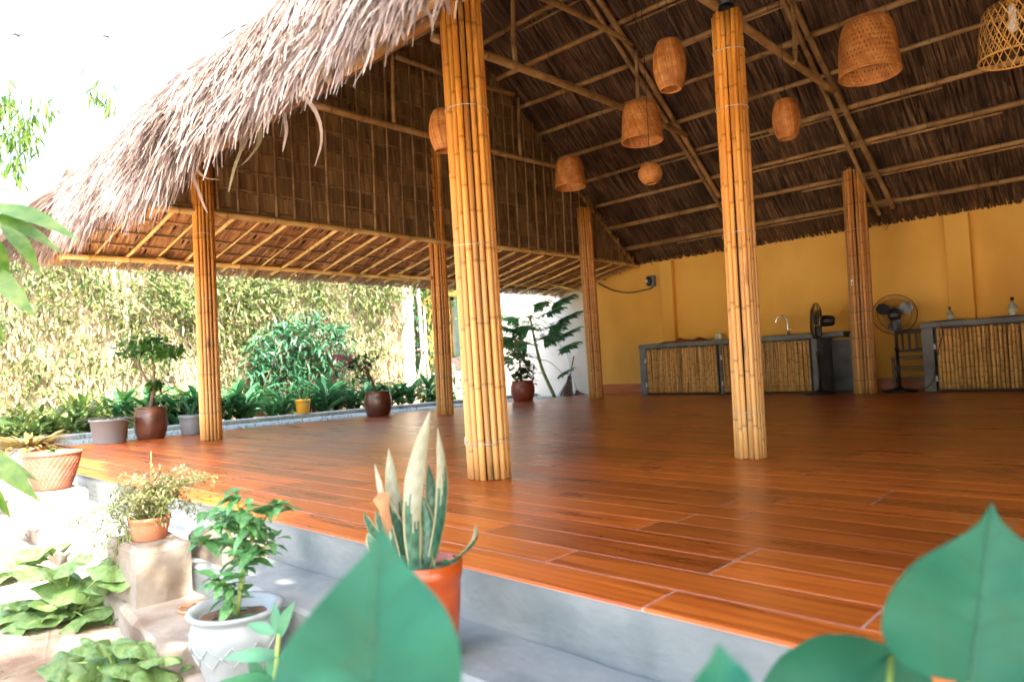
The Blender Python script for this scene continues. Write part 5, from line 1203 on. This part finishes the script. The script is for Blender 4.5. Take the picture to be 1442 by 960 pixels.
# ground litter, grass blades and pebbles
mb = MB(); N = 1500; X = rng.uniform(-4.5, -1.4, N); P = np.stack([X, rng.uniform(.3, .95, N)-.12*(X+2), np.full(N, GZ+.002)], 1); keep = (np.sin(P[:, 0]*5)*np.cos(P[:, 1]*9) > .35) | (P[:, 0] > -2.25) & (rng.uniform(0, 1, N) < .5); P = P[keep]; N = len(P)
scatter(mb, leaf_t(.09, 3, .2, .4, 'strap'), P, rdir(N, .8), rv(N, .03, .08), rv(N)); tag(O('grass_patch', mb.mesh('grass_patch', 'grass')), 'sparse grass blades on the soil by the steps', 'grass', kind='stuff')
mb = MB()
for k in range(420):
    x = rng.uniform(-6.5, -1.0); y = rng.uniform(.1, .95)-.1*(x+2)*.9; r_ = rng.exponential(.008)+.004; a_ = rng.uniform(0, 6)
    V = rng.normal(size=(6, 3)); V = np.array([(1, 0, 0), (-1, .1, 0), (0, 1, .1), (.1, -1, 0), (0, 0, .8), (0, 0, -.5)])*r_*rng.uniform(.6, 1.4, (6, 1))+[x, y, GZ+.002]
    mb.add(V, [(0, 2, 4), (2, 1, 4), (1, 3, 4), (3, 0, 4), (2, 0, 5), (1, 2, 5), (3, 1, 5), (0, 3, 5)], rng.uniform(.7, 1.2))
tag(O('pebbles', mb.mesh('pebbles', 'step_concrete', False)), 'small stones scattered over the soil by the steps', 'stones', kind='stuff')
# dry grassy pot, teal box and grey planter behind the terracotta pot
q = onz(30, 662, -.145); t = thing('potted_plant', 'pale pot of dry yellow grass behind the terracotta pot', 'potted plant', (q[0]+.3, q[1], -.146)); s = pix(q)[2]/FPX; zr = pot(t, 'cyl', 26*s, 36*s, 'white_plaster')
mb = MB(); N = 420; an = rng.uniform(0, 2*pi, N); rr_ = np.sqrt(rng.uniform(0, 1, N))*.12; d = np.stack([np.cos(an)*.8, np.sin(an)*.8, rng.uniform(.2, 1.4, N)], 1)
scatter(mb, leaf_t(.10, 4, .2, .6, 'strap'), np.stack([rr_*np.cos(an), rr_*np.sin(an), np.full(N, zr)], 1), d, rv(N, .12, .28), rv(N, .6, 1.3)); O('foliage', mb.mesh('foliage', 'leaf_grassy'), t)
q = onz(38, 706, -.246); t = thing('teal_box', 'small teal plastic box on the step beside the block', 'box', (q[0], q[1], -.246)); O('box', single(lambda b: b.bbox((0, 0, .045), (.16, .13, .09), .01), 'teal_plastic', False), t); O('lid', single(lambda b: b.bbox((0, 0, .097), (.17, .14, .014), .004), 'teal_plastic', False), t)
q = onz(10, 702, -.246); t = thing('planter', 'weathered grey wooden planter box at the end of the steps', 'planter', (q[0]-.05, q[1]-.02, -.246))
for k in range(4): O('slat', single(lambda b: b.bbox((-.10+k*.075, 0, .14), (.07, .22, .28), .004, rng.uniform(.8, 1.2)), 'pale_trunk' if k % 2 else 'wood_dark', False), t)

# ------------------------------------------------------------------ foreground plant with large heart-shaped leaves
fp = thing('large_leaf_plant', 'vine with large smooth heart-shaped green leaves in the foreground', 'plant', (-.28, .30, GZ))
def heart_leaf(outline, d0, tilt, name='leaf', depthv=.0, vein=True, mat='leaf_big'):
    """outline: list of photo points (closed), centre line from first point (tip) to base index; built as a curved sheet with thickness"""
    P = np.array(outline, float); c = P.mean(0); n = 72; k = len(P)
    tt = np.linspace(0, k, n, endpoint=False); Q = np.stack([np.interp(tt, np.arange(k+1), np.r_[P[:, j], P[0, j]]) for j in range(2)], 1)
    keep = Q.copy()
    for _ in range(3): Q = (np.roll(Q, 1, 0)+2*Q+np.roll(Q, -1, 0))/4
    Q[0] = keep[0]; tip = P[0]; ax = (c-tip)/np.linalg.norm(c-tip); lat = np.array([-ax[1], ax[0]]); Rm = np.abs((Q-c)@lat).max(); La = np.abs((Q-c)@ax).max()
    def dep(q):
        u = ((q-c)@lat)/Rm; v_ = ((q-c)@ax)/La
        return d0+tilt*v_*La/FPX*d0+.035*d0*(1-np.minimum(1, np.abs(u))**1.0)*0.8-.012*d0*np.cos(6*v_+2*np.abs(u))*np.abs(u)
    mb = MB(); rings = [0, .25, .5, .75, .92, 1.0]; V = []
    for r_ in rings[1:]:
        for q in Q: 
            w_ = c+(q-c)*r_; V.append(atd(w_[0], w_[1], dep(w_)))
    V = np.array([atd(c[0], c[1], dep(c))]+V); m_ = len(rings)-1
    F3 = [(0, 1+i, 1+(i+1) % n) for i in range(n)]; F4 = [(1+a*n+i, 1+(a+1)*n+i, 1+(a+1)*n+(i+1) % n, 1+a*n+(i+1) % n) for a in range(m_-1) for i in range(n)]
    mb.add(V, F3+F4); mb.add(V+fw*.0012, [f[::-1] for f in F3+F4]); mb.add(np.concatenate([V[1+(m_-1)*n:], V[1+(m_-1)*n:]+fw*.0012]), [(i, n+i, n+(i+1) % n, (i+1) % n) for i in range(n)])
    o = W(name, mb.mesh('leaf', mat), fp)
    if vein:
        vm = MB(); base = c+ax*La*.9; ln = np.linspace(0, 1, 12); cpts = tip[None]+(base-tip)[None]*(ln[:, None]*.97+.02)
        vm.tube([atd(q[0], q[1], dep(q)-.0012) for q in cpts], np.linspace(.0004, .0010, 12)*d0*1.6, 6)
        for f_ in (.22, .36, .5, .64, .78):
            for sg in (-1, 1):
                b_ = tip+(base-tip)*f_; ends = b_+sg*lat*Rm*.75*min(1, f_*1.6)-ax*La*.28
                vm.tube([atd(*(b_+(ends-b_)*x), dep(b_+(ends-b_)*x)-.0002) for x in np.linspace(0, 1, 7)], np.linspace(.0006, .0003, 7)*d0, 5)
        vo = O('vein', vm.mesh('vein', 'leaf_vein'), o)
    return atd(*(c+ax*La*.8), d0+.01)
tips = []
tips.append(heart_leaf([(537, 733), (556, 775), (590, 812), (625, 850), (648, 900), (652, 960), (640, 1040), (580, 1090), (510, 1060), (460, 1090), (400, 1040), (376, 985), (392, 920), (430, 870), (475, 820), (520, 775)], .62, -.35))
tips.append(heart_leaf([(1397, 706), (1410, 735), (1440, 760), (1490, 800), (1525, 870), (1515, 950), (1460, 985), (1405, 965), (1370, 960), (1310, 955), (1262, 930), (1238, 890), (1248, 840), (1285, 790), (1340, 762), (1380, 738)], .70, -.30))
tips.append(heart_leaf([(1105, 1150), (1040, 1080), (1060, 985), (1095, 925), (1150, 893), (1205, 892), (1270, 915), (1320, 960), (1340, 1040), (1290, 1120), (1220, 1150), (1160, 1180)], .82, -.1, vein=False))
tips.append(heart_leaf([(1012, 904), (1030, 925), (1058, 950), (1075, 1000), (1060, 1060), (1010, 1090), (965, 1055), (960, 1000), (975, 960), (1000, 930)], .55, -.3, vein=False))
tips.append(heart_leaf([(1500, 1040), (1440, 1080), (1370, 1060), (1330, 1000), (1350, 955), (1400, 940), (1470, 935), (1540, 960)], .8, .1, vein=False))
mb = MB()
for i, q in enumerate(tips):
    q = np.array(q); b0 = np.array([-.28+.08*(i-2), .34+.05*i, GZ]); stem(mb, [b0, (b0+q)/2+[.03, .03, .06], q], .007, .0035, 7, 12)
W('stem', mb.mesh('stem', 'green_stem'), fp)

# ------------------------------------------------------------------ leafy branches at the left edge
def branch_leaves(name, label, base, spots, d0, wpx, mat, cat='shrub', stemmat='green_stem', T=leaf_t(.26, 6, .25, .25, 'oval')):
    t = thing(name, label, cat, base); base = np.array(base); lb = leaf_t
    me = MB(); scatter(me, T, [(0, 0, 0)], [(0, 1, 0)], 1.0, 1.0); me = me.mesh('leaf', mat); sm = MB()
    for (x0, y0, x1, y1, rl) in spots:
        a_ = atd(x0, y0, d0*rng.uniform(.97, 1.03)); b_ = atd(x1, y1, d0*rng.uniform(.95, 1.03)); dvec = b_-a_; Ln = np.linalg.norm(dvec)
        up = nrm(-fw*.5+np.array([0, 0, .8])+cr*rl); R = frames(dvec[None], up[None])[0]; M = Matrix([list(R[i]) for i in range(3)]).to_euler()
        O('leaf', me, t, a_-base, M, (Ln*.95, Ln, Ln))
    return t, sm
b0 = atd(-150, 620, 1.75); b0[2] = GZ
t, sm = branch_leaves('mango_shrub', 'shrub with glossy long green leaves reaching in beside the thatch corner', b0, ((-30, 290, 100, 300, .2), (-20, 300, 88, 335, -.1), (0, 312, 58, 365, .4), (-20, 320, 25, 410, .3), (-30, 340, 22, 348, 0), (-25, 370, 40, 430, -.3), (-40, 300, 30, 282, .1), (-40, 640, 48, 658, .2), (-30, 628, 46, 692, -.3), (-40, 660, 20, 720, .3), (-50, 400, 10, 470, 0), (-60, 600, 8, 580, .2)), 1.75, 40, 'leaf_mango')
stem(sm, [(0, 0, 0), atd(-120, 640, 1.75)-b0, atd(-60, 480, 1.75)-b0, atd(-35, 330, 1.75)-b0, atd(-40, 290, 1.75)-b0], .012, .004, 7, 16); stem(sm, [atd(-100, 620, 1.75)-b0, atd(-60, 635, 1.75)-b0, atd(-35, 640, 1.75)-b0], .006, .003, 6, 6); O('stem', sm.mesh('stem', 'green_stem'), t)
# tall tree left of the frame whose drooping twigs show against the sky
b0 = np.array([-9.3, -.6, GZ]); t = thing('tall_tree', 'tall tree with drooping slender leaves against the bright sky', 'tree', b0)
mb = MB(); stem(mb, [(0, 0, 0), (.1, .1, 2), (.2, .4, 4.2)], .12, .05); tw = []
cl = [(5, 150, 22), (25, 180, 22), (15, 205, 20), (40, 165, 18), (60, 148, 12), (22, 235, 18), (50, 195, 14), (10, 130, 18), (-30, 170, 40), (-30, 230, 40), (-60, 120, 50), (140, 128, 14), (150, 145, 10), (-40, 300, 30)]
hub = np.array([.2, .4, 4.2])
for (x, y, r_) in cl:
    p_ = atd(x, y, 7.0)-b0; stem(mb, [hub, (hub+p_)/2+[0, 0, .35], p_], .010 if x < 100 else .005, .003, 5, 8)
O('trunk', mb.mesh('trunk', 'bark'), t); mb = MB()
for (x, y, r_) in cl:
    p_ = atd(x, y, 7.0)-b0; N = int(r_*2.2); P = p_+rng.normal(0, 1, (N, 3))*r_/FPX*7*.55; scatter(mb, leaf_t(.2, 4, .2, .3, 'lance'), P, np.stack([rng.normal(0, .5, N), rng.normal(0, .5, N), rng.normal(-.8, .4, N)], 1), rv(N, .09, .19), rv(N, .7, 1.4))
O('crown', mb.mesh('crown', 'leaf_mango'), t)
# tree added out of view on the right to shade the terrace front
b0 = np.array([2.7, -.9, GZ]); t = thing('added_shade_tree', 'unseen leafy tree added to shade the terrace front', 'tree', b0)
mb = MB(); hub = np.array([0, .1, 2.2]); stem(mb, [(0, 0, 0), (.05, .05, 1.1), hub], .13, .08, 9)
cen = [np.array([rng.uniform(-2.75, -.5), rng.uniform(-.3, 2.1), rng.uniform(2.5, 4.0)]) for _ in range(30)]
for c_ in cen: stem(mb, [hub, (hub+c_)/2+[0, 0, .1], c_], .03, .008, 5, 8)
O('trunk', mb.mesh('trunk', 'bark'), t); mb = MB()
for c_ in cen: N = 210; scatter(mb, leaf_t(.45, 3, .2, .3), c_+rng.normal(0, .3, (N, 3)), rdir(N, -.2), rv(N, .10, .2), rv(N, .6, 1.3))
O('crown', mb.mesh('crown', 'leaf_tree'), t)
# birds
for (x, y, w_, lab, rl) in ((24, 50, 24, 'dark gliding bird high in the pale sky seen edge on', .1), (150, 52, 19, 'dark bird with spread wings high in the pale sky', -.15)):
    q = atd(x, y, 30); s = 1.5*w_/FPX*30; mb = MB(); V = []
    for u in np.linspace(-1, 1, 13): 
        ch_ = .16*(1-abs(u)**1.5)+.02; z_ = .06*abs(u)*(1-.9*abs(u)); V += [(u*s/2, -ch_*s*.5, z_*s), (u*s/2, ch_*s*.5, z_*s), (u*s/2, 0, z_*s+.03*s*(1-abs(u)))]
    F = []
    for i in range(12): a_ = i*3; F += [(a_, a_+3, a_+5, a_+2), (a_+2, a_+5, a_+4, a_+1), (a_+1, a_+4, a_+3, a_)]
    mb.add(V, F); t = thing('bird', lab, 'bird', q, YAW+rl); O('wings', mb.mesh('wings', 'bird_black'), t)
    mb = MB(); mb.tube([(0, -.22*s, 0), (0, -.12*s, .01), (0, .05*s, 0), (0, .25*s, 0)], [.01*s, .05*s, .05*s, .012*s], 8); O('body', mb.mesh('body', 'bird_black'), t)
